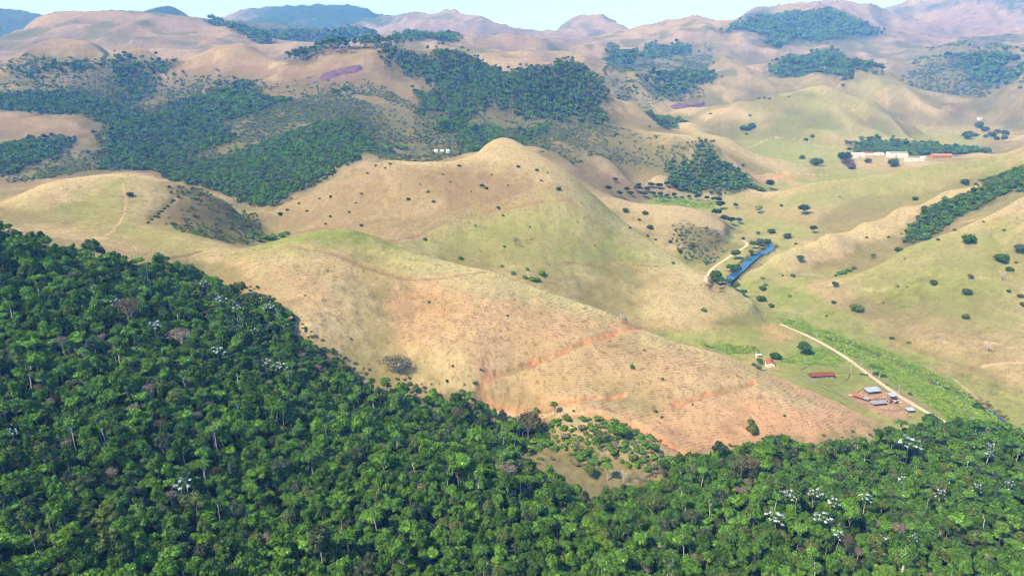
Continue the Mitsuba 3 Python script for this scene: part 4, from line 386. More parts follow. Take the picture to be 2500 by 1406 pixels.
 ('bush', 'mid', 'small bush lining the seam of the lower ravine', 'bush', 'bushes in the lower ravine', [(396.0, 808.4, 8.9), (401.5, 809.8, 9.9), (408.8, 813.2, 9.0), (417.3, 818.4, 8.0), (388.4, 802.1, 5.9)]),
 ('bush', 'darkgrey', 'small dark bush dotted over the right-hand grass slopes', 'bush', 'bushes on the right-hand slopes', [(440.1, 1131.4, 8.0), (461.4, 737.4, 5.8), (510.1, 894.5, 4.3), (493.1, 891.5, 5.4), (491.4, 759.1, 5.5), (423.4, 727.2, 3.1), (400.4, 689.7, 3.4), (381.9, 677.7, 2.5), (405.7, 682.1, 2.5), (530.4, 1124.2, 4.0), (466.9, 896.6, 4.9), (392.0, 938.6, 5.1), (323.7, 800.4, 3.9), (323.1, 672.6, 3.4), (516.2, 717.7, 4.3), (513.0, 747.4, 4.0), (497.9, 664.6, 4.0), (471.1, 613.1, 7.6), (466.4, 600.4, 9.0)]),
 ('bush', 'dark', 'dark bush on the far pale dome beyond the valley', 'bush', 'bushes on the far pale dome', [(667.0, 2055.4, 30.5), (684.3, 2059.6, 30.6), (673.8, 2050.3, 23.4), (694.1, 2105.8, 12.0), (772.4, 2275.0, 11.5), (779.2, 2241.4, 13.8), (780.0, 2199.5, 14.9), (665.3, 2031.9, 10.5), (832.4, 2190.3, 8.6), (1155.5, 2556.6, 17.1), (600.8, 2183.8, 11.1)]),
 ('tree', 'dark', 'dark tree on the grassy crest right of the eucalyptus row', 'tree', 'scattered trees on background hills', [(-292.8, 2008.8, 15.5), (-177.2, 2022.3, 18.0), (-169.7, 2022.9, 15.8), (-562.1, 1636.4, 20.3), (-378.2, 1661.0, 28.0), (-398.5, 1647.3, 24.1), (-646.9, 1750.7, 17.6), (-614.1, 1666.8, 8.4)]),
 ('bush', 'bright', 'green rounded tree above the white huts', 'tree', 'green trees above the white huts', [(-227.6, 1297.3, 22.5), (-215.6, 1335.3, 21.6), (-202.3, 1349.5, 17.1), (-238.6, 1315.2, 15.1)]),
 ('tree', 'mid', 'broad green tree in the bushy hollow of the middle background', 'tree', 'broad trees in the background hollow', [(-77.8, 1432.6, 27.9), (-136.2, 1445.9, 33.0), (-150.6, 1467.9, 21.8)]),
 ('tree', 'dark', 'slim conifer-like tree on the small pale dome', 'tree', None, [(306.8, 1600.2, 9.1)]),
]

# ---------------------------------------------------------------- helpers
def lin(c): return [float(x) for x in c]
def bs(name, d): scene[name] = d
def diffuse(name, c): bs(name, {'type': 'twosided', 'bsdf': {'type': 'diffuse', 'reflectance': {'type': 'rgb', 'value': lin(c)}}})
def key(name):
    if not any(k == name or k.startswith(name + '__') for k in USED): USED.add(name); return name
    n = COUNT.get(name, 0) + 1; COUNT[name] = n
    k = f'{name}_{n:03d}'; USED.add(k); return k
USED, COUNT = set(), {}
def put(k, mesh, bsdf, smooth=False, **kw): scene[k] = mikit.ply(mesh, bsdf, smooth, **kw)
def part(parent, name, mesh, bsdf, smooth=False, label=None):
    base, n = f'{parent}__{name}', 0; k = base
    while k in scene: n += 1; k = f'{base}_{n:03d}'
    put(k, mesh, bsdf, smooth)
    if label: labels[k] = {'label': label}
    return k
def tag(k, label, cat=None, group=None, kind=None):
    labels[k] = {'label': label}
    for a, b in (('category', cat), ('group', group), ('kind', kind)):
        if b: labels[k][a] = b
def box(x0, x1, y0, y1, z0, z1):
    v = np.array([[x, y, z] for x in (x0, x1) for y in (y0, y1) for z in (z0, z1)], float)
    f = np.array([[0, 1, 3], [0, 3, 2], [4, 6, 7], [4, 7, 5], [0, 4, 5], [0, 5, 1], [2, 3, 7], [2, 7, 6], [0, 2, 6], [0, 6, 4], [1, 5, 7], [1, 7, 3]])
    return v, f
def join(ms):
    vs, fs, n = [], [], 0
    for v, f in ms: vs.append(v); fs.append(f + n); n += len(v)
    return np.vstack(vs), np.vstack(fs)
def tube(pts, rad, sides=5):
    p = np.asarray(pts, float); t = np.gradient(p, axis=0); t /= np.linalg.norm(t, axis=1, keepdims=True) + 1e-9
    a = np.cross(t, np.where(np.abs(t[:, 2:]) < .9, [0, 0, 1.], [1., 0, 0])); a /= np.linalg.norm(a, axis=1, keepdims=True) + 1e-9
    b = np.cross(t, a); g = np.arange(sides) * 2 * np.pi / sides
    r = np.broadcast_to(rad, (len(p),))[:, None, None]
    v = p[:, None] + r * (np.cos(g)[None, :, None] * a[:, None] + np.sin(g)[None, :, None] * b[:, None])
    i, j = np.meshgrid(np.arange(len(p) - 1), np.arange(sides), indexing='ij')
    q = np.stack([i * sides + j, i * sides + (j + 1) % sides, (i + 1) * sides + (j + 1) % sides, (i + 1) * sides + j], -1).reshape(-1, 4)
    return v.reshape(-1, 3), np.vstack([q[:, [0, 1, 2]], q[:, [0, 2, 3]]])
def moved(m, x=0, y=0, z=0, rz=0, s=1):
    v = np.array(m[0]) * s; c, d = math.cos(rz), math.sin(rz)
    return np.stack([v[:, 0] * c - v[:, 1] * d + x, v[:, 0] * d + v[:, 1] * c + y, v[:, 2] + z], 1), m[1]
def nz(x, y, s, seed=0, octv=3): return meshkit.fbm(np.stack([x / s, y / s, x * 0 + seed * 7.3], -1), octv, seed)
def smooth01(a, b, x):
    t = np.clip((x - a) / (b - a), 0, 1); return t * t * (3 - 2 * t)
def pdist(x, y, pl):
    pl = np.asarray(pl, float); best = np.full(x.shape, 1e9)
    for (ax, ay), (bx, by) in zip(pl[:-1], pl[1:]):
        dx, dy = bx - ax, by - ay; t = np.clip(((x - ax) * dx + (y - ay) * dy) / (dx * dx + dy * dy + 1e-9), 0, 1)
        best = np.minimum(best, np.hypot(x - ax - t * dx, y - ay - t * dy))
    return best
def near(x, y, pl, d):
    pl = np.asarray(pl); return (x > pl[:, 0].min() - d) & (x < pl[:, 0].max() + d) & (y > pl[:, 1].min() - d) & (y < pl[:, 1].max() + d)
def poly(pl):
    p = Polygon(pl); return p if p.is_valid else p.buffer(0)
def inside(p, x, y):
    out = np.zeros(x.shape, bool); b = p.bounds
    m = (x >= b[0]) & (x <= b[2]) & (y >= b[1]) & (y <= b[3])
    out[m] = shapely.contains_xy(p, x[m], y[m]); return out
def spline(pl, step):
    pl = np.asarray(pl, float)
    for _ in range(3):  # Chaikin corner cutting
        q = np.empty((2 * len(pl) - 2, 2)); q[0::2] = .75 * pl[:-1] + .25 * pl[1:]; q[1::2] = .25 * pl[:-1] + .75 * pl[1:]
        pl = np.vstack([pl[:1], q, pl[-1:]])
    d = np.r_[0, np.cumsum(np.hypot(*np.diff(pl, axis=0).T))]
    s = np.arange(0, d[-1], step); return np.stack([np.interp(s, d, pl[:, 0]), np.interp(s, d, pl[:, 1])], 1)

# ---------------------------------------------------------------- relief: surveyed heights, a thin-plate surface through them
C = np.array(CTRL); cr = np.hypot(C[:, 0], C[:, 1])
rbf = RBFInterpolator(np.stack([np.arctan2(C[:, 0], C[:, 1]), np.log(cr)], 1), C[:, 2] / cr ** .75, kernel='thin_plate_spline', smoothing=2e-5)
ga, gr = np.linspace(-1, 1, 281), np.linspace(math.log(70), math.log(16000), 391)
gg = np.stack(np.meshgrid(ga, gr, indexing='ij'), -1).reshape(-1, 2)
BASE = RectBivariateSpline(ga, gr, (rbf(gg) * np.exp(gg[:, 1]) ** .75).reshape(len(ga), len(gr)))
ROADS = [spline(p, 4) for _, p in PATHS['road']]
RIVERS = [spline(p, 4) for _, p in PATHS['river']]
RW = [3.4, 2.0]
CRESTS = [(c, np.array(p)) for c, p in PATHS['crest']]
SCARS = [(c, spline(p, 3)) for c, p in PATHS['scar']]
TRACKS = [(c, spline(p, 4)) for c, p in PATHS['track']]
def ridged(x, y, s, seed):
    return 1 - np.abs(2 * nz(x, y, s, seed, 2) - 1)
def ground(x, y):
    x, y = np.asarray(x, float), np.asarray(y, float); r = np.hypot(x, y)
    z = BASE.ev(np.clip(np.arctan2(x, y), -1, 1), np.clip(np.log(np.maximum(r, 71)), gr[0], gr[-1]))
    flat = 1 - smooth01(3, 12, z) * 1.0
    far = smooth01(1100, 2600, r) * (1 - .85 * flat)
    z = z + far * (30 * (nz(x, y, 420, 3, 3) - .5) + 60 * (ridged(x, y, 330, 5) - .80) + 30 * (ridged(x, y, 130, 6) - .80))
    vf = smooth01(3500, 6000, r); z = z + vf * (60 * (ridged(x, y, 1100, 8) - .85) + 75 * (ridged(x, y, 420, 9) - .85) + 34 * (ridged(x, y, 160, 10) - .85))
    mid = (1 - .8 * flat) * smooth01(250, 420, r) * (1 - smooth01(2500, 4000, r))
    mid = mid * (1 - .68 * smooth01(290, 380, x) * (1 - smooth01(1100, 1400, r)))
    z = z + mid * (5.0 * (nz(x, y, 70, 1, 2) - .5) + 1.9 * (nz(x, y, 19, 2, 2) - .5) + 5.0 * (ridged(x, y, 105, 4) - .75))
    for w, pl in [(1, p) for p in ROADS] + [(2, p) for p in RIVERS]:
        m = near(x, y, pl, 70)
        if m.any():
            d = pdist(x[m], y[m], pl); k = (1 - smooth01(9, 60, d)) * (1 - smooth01(8, 16, z[m])); z[m] = z[m] * (1 - k)
    for w, pl in zip(RW, RIVERS):
        m = near(x, y, pl, w + 8)
        if m.any():
            d = pdist(x[m], y[m], pl); z[m] -= 3.0 * (1 - smooth01(w * .8, w + 4, d))
    for drop, pl in CRESTS:  # the far side of a crest falls away sharply
        m = near(x, y, pl, drop * 7)
        if m.any():
            xm, ym = x[m], y[m]; a_, rm = np.arctan2(xm, ym), np.hypot(xm, ym); pa, pr = np.arctan2(pl[:, 0], pl[:, 1]), np.hypot(pl[:, 0], pl[:, 1]); o = np.argsort(pa)
            s = rm - np.interp(a_, pa[o], pr[o], left=1e9, right=1e9); e = np.minimum(a_ - pa.min(), pa.max() - a_) * rm
            z[m] -= drop * (1 - np.exp(-np.maximum(s, 0) / (drop * 1.0))) * np.exp(-(s / (drop * 4.5)) ** 2) * smooth01(0, drop * 3, e)
    for w, pl in SCARS:
        m = near(x, y, pl, 12)
        if m.any():
            wob = 1.6 * (nz(x[m], y[m], 7, 11, 2) - .5) * 2
            d = pdist(x[m], y[m], pl) + wob; z[m] -= 1.15 * w * np.exp(-(d / (1.1 + .6 * w)) ** 2)
    return z
def at(x, y): return float(ground(np.array([x]), np.array([y]))[0])

rad = [95.]
while rad[-1] < 9600:
    r_ = rad[-1]; rad.append(r_ + (4 if r_ < 410 else 1.7 if r_ < 680 else 2.4 if r_ < 950 else max(5, r_ * .0055)))
rad = np.array(rad)
az = np.r_[np.linspace(-.86, -.64, 40, endpoint=False), np.linspace(-.64, .64, 620, endpoint=False), np.linspace(.64, .86, 41)]
A_, R_ = np.meshgrid(az, rad, indexing='ij'); GX, GY = R_ * np.sin(A_), R_ * np.cos(A_)
GZ = ground(GX.ravel(), GY.ravel()).reshape(GX.shape)

# what grows or lies where (plan areas in metres), with frayed edges
x, y, z = GX.ravel(), GY.ravel(), GZ.ravel(); r = np.hypot(x, y)
fx = x + (nz(x, y, 22, 21) - .5) * np.clip(r * .05, 18, 160); fy = y + (nz(x, y, 22, 22) - .5) * np.clip(r * .05, 18, 160)
DRY, PALE, GREEN, BROWN, RED, PURPLE = map(np.array, ((.325, .268, .128), (.405, .342, .180), (.195, .235, .064), (.225, .168, .092), (.475, .285, .165), (.215, .135, .135)))
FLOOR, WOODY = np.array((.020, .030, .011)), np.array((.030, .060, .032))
n1, n2, n3 = nz(x, y, 160, 31), nz(x, y, 34, 32), nz(x, y, 9, 33)
col = DRY + (PALE - DRY) * smooth01(.35, .7, .6 * n2 + .4 * n3)[:, None]
def lay(c, w):
    global col
    w = np.clip(w, 0, 1)[:, None]; col = col * (1 - w) + np.asarray(c) * w
lay(GREEN, .30 * smooth01(.45, .70, n1) * (r < 5000))
lay(RED, .30 * smooth01(.52, .72, nz(x, y, 55, 35)) * smooth01(.3, .6, n3) * (r < 1500))
lay(BROWN, .45 * smooth01(.45, .7, nz(x, y, 240, 36)) * smooth01(1100, 1500, r))
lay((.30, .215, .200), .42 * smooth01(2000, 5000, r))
lay((.155, .160, .075), .62 * smooth01(.46, .66, nz(x, y, 150, 37) * .6 + nz(x, y, 45, 38) * .4) * smooth01(950, 1150, r) * (1 - smooth01(2600, 3600, r)) * smooth01(500, 100, x))
lay(BROWN * (1.05, .95, 1.0), .85 * smooth01(.25, .5, n2) * smooth01(1000, 1200, r) * (1 - smooth01(2200, 2800, r)) * smooth01(450, 150, x))
lay((.20, .125, .115), .6 * smooth01(.50, .66, nz(x, y, 190, 39) * .6 + nz(x, y, 60, 40) * .4) * smooth01(1150, 1500, r))
lay(WOODY, .85 * smooth01(.53, .61, nz(x, y, 420, 46) * .65 + nz(x, y, 110, 47) * .35) * smooth01(2700, 3300, r))
lay(GREEN * 1.2, (.30 + .55 * smooth01(.35, .62, nz(x, y, 26, 51))) * (1 - smooth01(2, 7, z)) * smooth01(480, 520, r) * (r < 2600)); lay((.12, .17, .045), .6 * smooth01(.52, .68, nz(x, y, 11, 52)) * (1 - smooth01(2, 5, z)) * smooth01(480, 520, r) * (r < 1100)); lay((.36, .29, .17), .5 * smooth01(.56, .7, nz(x, y, 16, 53)) * (1 - smooth01(2, 5, z)) * smooth01(480, 520, r) * (r < 1400))
from scipy.ndimage import gaussian_filter
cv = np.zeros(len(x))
for sa, sr in ((15, 8), (6, 3.5)):   # relief shading put into the colour: hollows darker green, crests paler
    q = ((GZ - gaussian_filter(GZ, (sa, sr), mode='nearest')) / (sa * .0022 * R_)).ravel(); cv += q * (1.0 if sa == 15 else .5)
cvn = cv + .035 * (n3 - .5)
relief_fade = (1 - .5 * smooth01(2500, 5000, r)) * smooth01(2, 6, z)  # weakens the painted relief shading far away and on low flat ground
lay((.425, .352, .196), .62 * smooth01(.012, .10, cvn) * relief_fade); lay((.165, .160, .062), .66 * smooth01(.015, .13, -cvn) * relief_fade)
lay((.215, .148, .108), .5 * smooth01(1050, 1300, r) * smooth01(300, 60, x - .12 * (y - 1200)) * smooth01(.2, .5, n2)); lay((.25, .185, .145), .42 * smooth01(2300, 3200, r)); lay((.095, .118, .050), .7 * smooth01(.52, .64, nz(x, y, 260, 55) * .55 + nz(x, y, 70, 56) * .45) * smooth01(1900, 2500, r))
def soft(pl, w):  # membership that fades over a fringe
    p = poly(pl); e = float(np.clip(math.sqrt(p.area) * .16, 4, max(5, .035 * math.hypot(p.centroid.x, p.centroid.y) - 9))); m = np.zeros(len(x))
    for k in (-.8, -.3, .3, .8): 
        q = p.buffer(e * k)
        if not q.is_empty: m += inside(q, fx, fy) * .25
    return m * w
for w, pl in AREAS['brown']: lay(BROWN, soft(pl, w) * (.55 + .45 * smooth01(.3, .6, n2)))
for w, pl in AREAS['green']: lay(GREEN * (1.0, 1.06, 1.0), soft(pl, w) * (.6 + .4 * smooth01(.3, .6, n2)))
for w, pl in AREAS['scrubland']: lay((.085, .110, .045), soft(pl, w) * (.35 + .65 * smooth01(.36, .6, n2)))
for w, pl in AREAS['rim']: lay((.43, .40, .19), soft(pl, w))
for w, pl in AREAS['purple']: lay(PURPLE, soft(pl, w) * (.5 + .5 * smooth01(.3, .6, n2)))
for w, pl in AREAS['red']: lay(RED, soft(pl, w) * smooth01(.30, .62, .5 * n3 + .5 * n2 + .12))
for w, pl in AREAS['yard']: lay((.40, .26, .16), soft(pl, w))
for w, pl in AREAS['dark']: lay(WOODY, soft(pl, w))
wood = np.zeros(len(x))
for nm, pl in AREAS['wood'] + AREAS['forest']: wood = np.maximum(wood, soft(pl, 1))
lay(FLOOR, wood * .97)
for w, pl in AREAS['bush']: lay((.13, .135, .055), soft(pl, .6) * (.3 + .7 * smooth01(560, 700, r)))
for nm, pl in AREAS['crop']: lay((.12, .20, .045), soft(pl, .9))
terr = (smooth01(.36, .62, nz(x, y, 60, 41)) * .6 + .4) * (1 - smooth01(950, 1300, r)) * (1 - wood) * smooth01(1.5, 5, z)
for w, pl in AREAS['terrace']: terr = np.maximum(terr, soft(pl, w) * (.55 + .45 * smooth01(.3, .6, n2)))
scarred = np.zeros(len(x))
for w, pl in SCARS:
    m = near(x, y, pl, 14)
    d = pdist(x[m], y[m], pl) + 3.0 * (nz(x[m], y[m], 6, 43, 2) - .5)
    k = (1 - smooth01(.55 * w, 1.15 * w + .5, d)) * smooth01(.24, .40, nz(x[m], y[m], 24, 44, 2))
    kk = np.zeros(len(x)); kk[m] = k
    if w < 1.35: lay((.30, .195, .115), kk * .8)
    else: scarred = np.maximum(scarred, kk)
scarred = scarred * (.45 + .55 * smooth01(.35, .6, nz(x, y, 5, 54, 2))); lay((.50, .235, .115), scarred * .85); lay((.24, .12, .065), scarred * .75 * smooth01(.48, .66, nz(x, y, 2.6, 48, 2))); lay((.56, .36, .22), scarred * .6 * smooth01(.52, .68, nz(x, y, 4.5, 49, 2)))
for w, pl in TRACKS:
    m = near(x, y, pl, 14); k = np.zeros(len(x)); k[m] = 1 - smooth01(.7 * w, 2.2 * w, pdist(x[m], y[m], pl)); lay((.52, .38, .22), k * .8)
for pl in RIVERS[:1]:
    m = near(x, y, pl, 16); k = np.zeros(len(x)); k[m] = 1 - smooth01(9, 14, pdist(x[m], y[m], pl)); lay((.28, .22, .12), k * .7)
col *= (.80 + .40 * nz(x, y, 3.5, 45, 2))[:, None]
uv = np.stack([terr * (1 - scarred), np.clip((1 - wood) * (1 - smooth01(2500, 5000, r)), 0, 1)], 1)

def step_lines(p, n, uv):  # cattle-trodden contour steps and tufts: how much bare dark earth shows
    a = p.z / .92 + 1.1 * mikit.noise(p.x / 31, p.y / 31) + .45 * mikit.noise(p.x / 9, p.y / 9, 3)
    import drjit as dr
    t = dr.abs(a - dr.floor(a) - .5) * 2
    brk = .35 + .65 * mikit.smoothstep(.15, .65, mikit.noise(p.x / 13, p.y / 13, p.z / 1.2))
    tuft = mikit.smoothstep(.60, .85, mikit.noise(p.x / 1.3, p.y / 1.3, 5)) * .40 + mikit.smoothstep(.66, .8, mikit.noise(p.x / 2.6, p.y / 2.6, 9)) * .22
    brk = brk * (.35 + .65 * mikit.smoothstep(.3, .62, mikit.noise(p.x / 42, p.y / 42, 7)))
    return dr.clip(uv.x * mikit.smoothstep(.45, .95, t) * brk * .38 + uv.y * tuft, 0, .9)
def turf(p, n, uv):  # treads of the contour steps, tussocks
    import drjit as dr
    a = p.z / .92 + 1.1 * mikit.noise(p.x / 31, p.y / 31) + .45 * mikit.noise(p.x / 9, p.y / 9, 3)
    t = dr.abs(a - dr.floor(a) - .5) * 2
    return uv.x * .22 * t * t + uv.y * (.38 * mikit.noise(p.x / 2.2, p.y / 2.2, 4) + .5 * mikit.noise(p.x / 5.5, p.y / 5.5, 6))
bs('land', {'type': 'twosided', 'bsdf': {'type': 'bumpmap', 'scale': 1.0, 'tex': mikit.proc(turf, eps=.25), 'bsdf': {'type': 'blendbsdf', 'weight': mikit.proc(step_lines),
    'a': {'type': 'diffuse', 'reflectance': {'type': 'mesh_attribute', 'name': 'vertex_color'}},
    'b': {'type': 'diffuse', 'reflectance': {'type': 'rgb', 'value': [.175, .118, .066]}}}}})
V = np.stack([x, y, z], 1); n_, m_ = GX.shape
i, j = np.meshgrid(np.arange(n_ - 1), np.arange(m_ - 1), indexing='ij'); a = (i * m_ + j).ravel()
Fc = np.vstack([np.stack([a, a + m_, a + m_ + 1], 1), np.stack([a, a + m_ + 1, a + 1], 1)])[:, ::-1]
fn = np.cross(V[Fc[:, 1]] - V[Fc[:, 0]], V[Fc[:, 2]] - V[Fc[:, 0]]); N = np.zeros_like(V)
for k in range(3): np.add.at(N, Fc[:, k], fn)
N /= np.linalg.norm(N, axis=1, keepdims=True)
cz, crr = z[Fc].mean(1), r[Fc].mean(1)
floor_ = (cz < 2.6) & (crr > 480) & (crr < 2300) & (x[Fc].mean(1) > 60)
for nm, m, lab in (('valley_floor', floor_, 'flat grassy valley floor around the river and the farm'),
                   ('hills', ~floor_ & (crr < 1150), 'dry grass hills with contour steps and red scars'),
                   ('distant_hills', ~floor_ & (crr >= 1150), 'hazy hills and mountains to the horizon')):
    used, inv = np.unique(Fc[m], return_inverse=True)
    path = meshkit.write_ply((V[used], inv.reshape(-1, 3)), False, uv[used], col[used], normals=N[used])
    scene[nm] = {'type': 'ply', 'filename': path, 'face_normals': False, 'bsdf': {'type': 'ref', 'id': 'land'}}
    tag(nm, lab, kind='structure')

# ---------------------------------------------------------------- river, ditch, roads
def ribbon(pl, w, zf, cuts=2):
    t = np.gradient(pl, axis=0); t /= np.linalg.norm(t, axis=1, keepdims=True); nrm = np.stack([-t[:, 1], t[:, 0]], 1)
    wob = 1 + .18 * (meshkit.noise(np.stack([pl[:, 0] / 9, pl[:, 1] / 9, pl[:, 0] * 0], -1)) - .5)
    rows = [pl + nrm * (w * wob * s)[:, None] for s in np.linspace(-1, 1, cuts + 1)]
    P = np.stack(rows, 1); v = np.concatenate([P, zf(P[..., 0].ravel(), P[..., 1].ravel()).reshape(P.shape[:2])[..., None]], -1).reshape(-1, 3)
    k = cuts + 1; i, j = np.meshgrid(np.arange(len(pl) - 1), np.arange(cuts), indexing='ij'); a = (i * k + j).ravel()
    return v, np.vstack([np.stack([a, a + 1, a + k + 1], 1), np.stack([a, a + k + 1, a + k], 1)])
bs('water', {'type': 'twosided', 'bsdf': {'type': 'principled', 'base_color': {'type': 'rgb', 'value': [.018, .075, .18]}, 'roughness': .06, 'specular': .75}})
for (nm, w, zz) in ((0, 4.6, -.9), (1, 2.4, -1.7)):
    pl = RIVERS[nm]; k = ('river', 'ditch')[nm]
    put(k, ribbon(pl, w, lambda a, b: np.full(a.shape, zz)), 'water', True)
    tag(k, ('blue river bending between the hills', 'narrow dark ditch along the crop field')[nm], kind='structure')
bs('sandy', {'type': 'twosided', 'bsdf': {'type': 'diffuse', 'reflectance': mikit.proc(lambda p, n, uv: mikit.mix((.44, .34, .22), (.62, .51, .36), mikit.fbm(p.x / 2.5, p.y / 2.5)))}})
for q, pl in enumerate(ROADS):
    k = ('dirt_road', 'dirt_road_001')[q]
    put(k, ribbon(pl, 1.9, lambda a, b: ground(a, b) + .12, 4), 'sandy', True)
    tag(k, ('pale dirt road running past the farm', 'pale dirt road along the river')[q], kind='structure')

# ---------------------------------------------------------------- plants
bs('leaf', {'type': 'twosided', 'bsdf': {'type': 'diffuse', 'reflectance': {'type': 'mesh_attribute', 'name': 'vertex_color'}}})
TINT = {'lush': (.105, .205, .022), 'dark': (.045, .100, .017), 'mid': (.072, .162, .021), 'bright': (.100, .220, .028), 'olive': (.088, .132, .032), 'lime': (.150, .230, .028), 'darkblue': (.022, .050, .024),
        'darkgrey': (.058, .085, .042), 'brown': (.098, .088, .050), 'pink': (.20, .165, .135), 'silver': (.46, .55, .58), 'purple': (.120, .085, .100), 'yellow': (.42, .40, .03), 'pale': (.50, .45, .40), 'grey': (.14, .145, .085)}
BARK = {'pale': (.50, .45, .38), 'grey': (.30, .26, .22), 'purple': (.16, .11, .13), 'dark': (.13, .10, .07)}
ICO = {k: (np.array(trimesh.creation.icosphere(k).vertices), np.array(trimesh.creation.icosphere(k).faces)) for k in (0, 1, 2)}
def jit(rng, c, n, amt=.28):
    c = np.asarray(c)[None] * (1 + amt * rng.standard_normal((n, 1))) * (1 + .10 * rng.standard_normal((n, 3)))
    return np.clip(c, .004, .9)
def cards(rng, cen, nrm, size, tint, amt=.3):
    n = len(cen); nrm = nrm + .75 * rng.standard_normal((n, 3)); nrm /= np.linalg.norm(nrm, axis=1, keepdims=True)
    a = np.cross(nrm, rng.standard_normal((n, 3))); a /= np.linalg.norm(a, axis=1, keepdims=True); b = np.cross(nrm, a)
    s = size * rng.uniform(.6, 1.45, (n, 1)); q = 1.1
    v = np.stack([cen - a * s - b * s * .5, cen + a * s - b * s * .5 + nrm * s * .2, cen + b * s * q - nrm * s * .25], 1)
    return v.reshape(-1, 3), np.arange(3 * n).reshape(-1, 3), np.repeat(jit(rng, tint, n, amt), 3, 0)
def crown(rng, w, h, zb, lobes, sub, ncards, csize, tint, flat=1.0, core=1.0, spread=.62, lr=(.36, .56)):
    """leafy crown: irregular lobes under a coat of leaf clumps"""
    vs, fs, cs, n = [], [], [], 0; L = []
    for k in range(lobes):
        u = rng.standard_normal(3); u /= np.linalg.norm(u); u[2] = abs(u[2]) * .9 - .25
        d = spread * rng.uniform(.55, 1) if k else 0
        c = np.array([u[0] * w / 2 * d, u[1] * w / 2 * d, zb + h * (.5 + .48 * u[2] * d)]); rr = w / 2 * rng.uniform(*lr) * (1.25 if not k else 1)
        L.append((c, rr))
    for c, rr in L:
        if core <= 0: break
        v0, f0 = ICO[sub]; ph = rng.uniform(0, 50, 3)
        dsp = .78 + .5 * meshkit.noise(v0 * 2.1 + ph)[:, None]
        v = v0 * dsp * rr * np.array([1, 1, .8 * flat]) * core * .9 + c
        vs.append(v); fs.append(f0 + n); n += len(v); cs.append(jit(rng, np.asarray(tint) * .9, len(v), .16))
    idx = rng.integers(0, len(L), ncards); d = rng.standard_normal((ncards, 3)); d[:, 2] = np.abs(d[:, 2]) * 1.1 - .35; d /= np.linalg.norm(d, axis=1, keepdims=True)
    cc = np.array([q[0] for q in L])[idx]; rr = np.array([q[1] for q in L])[idx][:, None]
    cen = cc + d * rr * rng.uniform(.78, 1.28, (ncards, 1)) * np.array([1, 1, .8 * flat])
    v, f, c = cards(rng, cen, d + np.array([0, 0, .35]), csize, tint)
    tone = rng.uniform(.72, 1.35, len(L))[idx]; c = np.clip(c * np.repeat(tone, 3)[:, None], .004, .95)
    vs.append(v); fs.append(f + n); cs.append(c)
    return np.vstack(vs), np.vstack(fs), np.vstack(cs)
def limbs(rng, h, w, rt, nb, bark, base=.35, up=.75, twigs=0):
    out = []; lean = rng.normal(0, .06, 2) * h
    top = np.array([lean[0], lean[1], h * .72])
    out.append(tube([[0, 0, -1.2], [lean[0] * .3, lean[1] * .3, h * .3], top], [rt, rt * .8, rt * .45]))
    for k in range(nb):
        a = k * 2.4 + rng.uniform(0, .8); zb = h * (base + (.70 - base) * k / max(nb - 1, 1)); s = w / 2 * rng.uniform(.65, .95)
        p0 = np.array([lean[0] * zb / h, lean[1] * zb / h, zb]); p2 = p0 + [math.cos(a) * s, math.sin(a) * s, (h - zb) * up * rng.uniform(.6, 1)]
        p1 = (p0 + p2) / 2 + [0, 0, .06 * h * rng.uniform(-1, 1)]
        out.append(tube([p0, p1, p2], [rt * .5, rt * .32, rt * .12], 4))
        for q in range(twigs):
            t = rng.uniform(.35, 1); b = p0 + (p2 - p0) * t; e = b + rng.normal(0, .13, 3) * w + [0, 0, .10 * h]
            out.append(tube([b, (b + e) / 2 + rng.normal(0, .03, 3) * w, e], [rt * .2, rt * .14, rt * .06], 3))
    v, f = join(out); return v, f, np.repeat(np.asarray(bark)[None], len(v), 0) * rng.uniform(.85, 1.15, (len(v), 1))
def frond(rng, L, tint, droop, wide=.16, az_=0.):
    s = np.linspace(0, 1, 6); xx = L * s * (1 - .12 * s); zz = L * (.42 * s - droop * s * s); ww = L * wide * np.sin(np.pi * np.clip(s * .86 + .1, 0, 1))
    v = np.stack([np.stack([xx, -ww, zz - .5 * ww], 1), np.stack([xx, 0 * ww, zz], 1), np.stack([xx, ww, zz - .5 * ww], 1)], 1).reshape(-1, 3)
    i, j = np.meshgrid(np.arange(5), np.arange(2), indexing='ij'); a = (i * 3 + j).ravel(); f = np.vstack([np.stack([a, a + 1, a + 4], 1), np.stack([a, a + 4, a + 3], 1)])
    c, d = math.cos(az_), math.sin(az_); v = np.stack([v[:, 0] * c - v[:, 1] * d, v[:, 0] * d + v[:, 1] * c, v[:, 2]], 1)
    return v, f, np.repeat(jit(rng, tint, 1, .2), len(v), 0)
def cat3(ms):
    vs, fs, cs, n = [], [], [], 0
    for v, f, c in ms: vs.append(v); fs.append(f + n); cs.append(c); n += len(v)
    return np.vstack(vs), np.vstack(fs), np.vstack(cs)
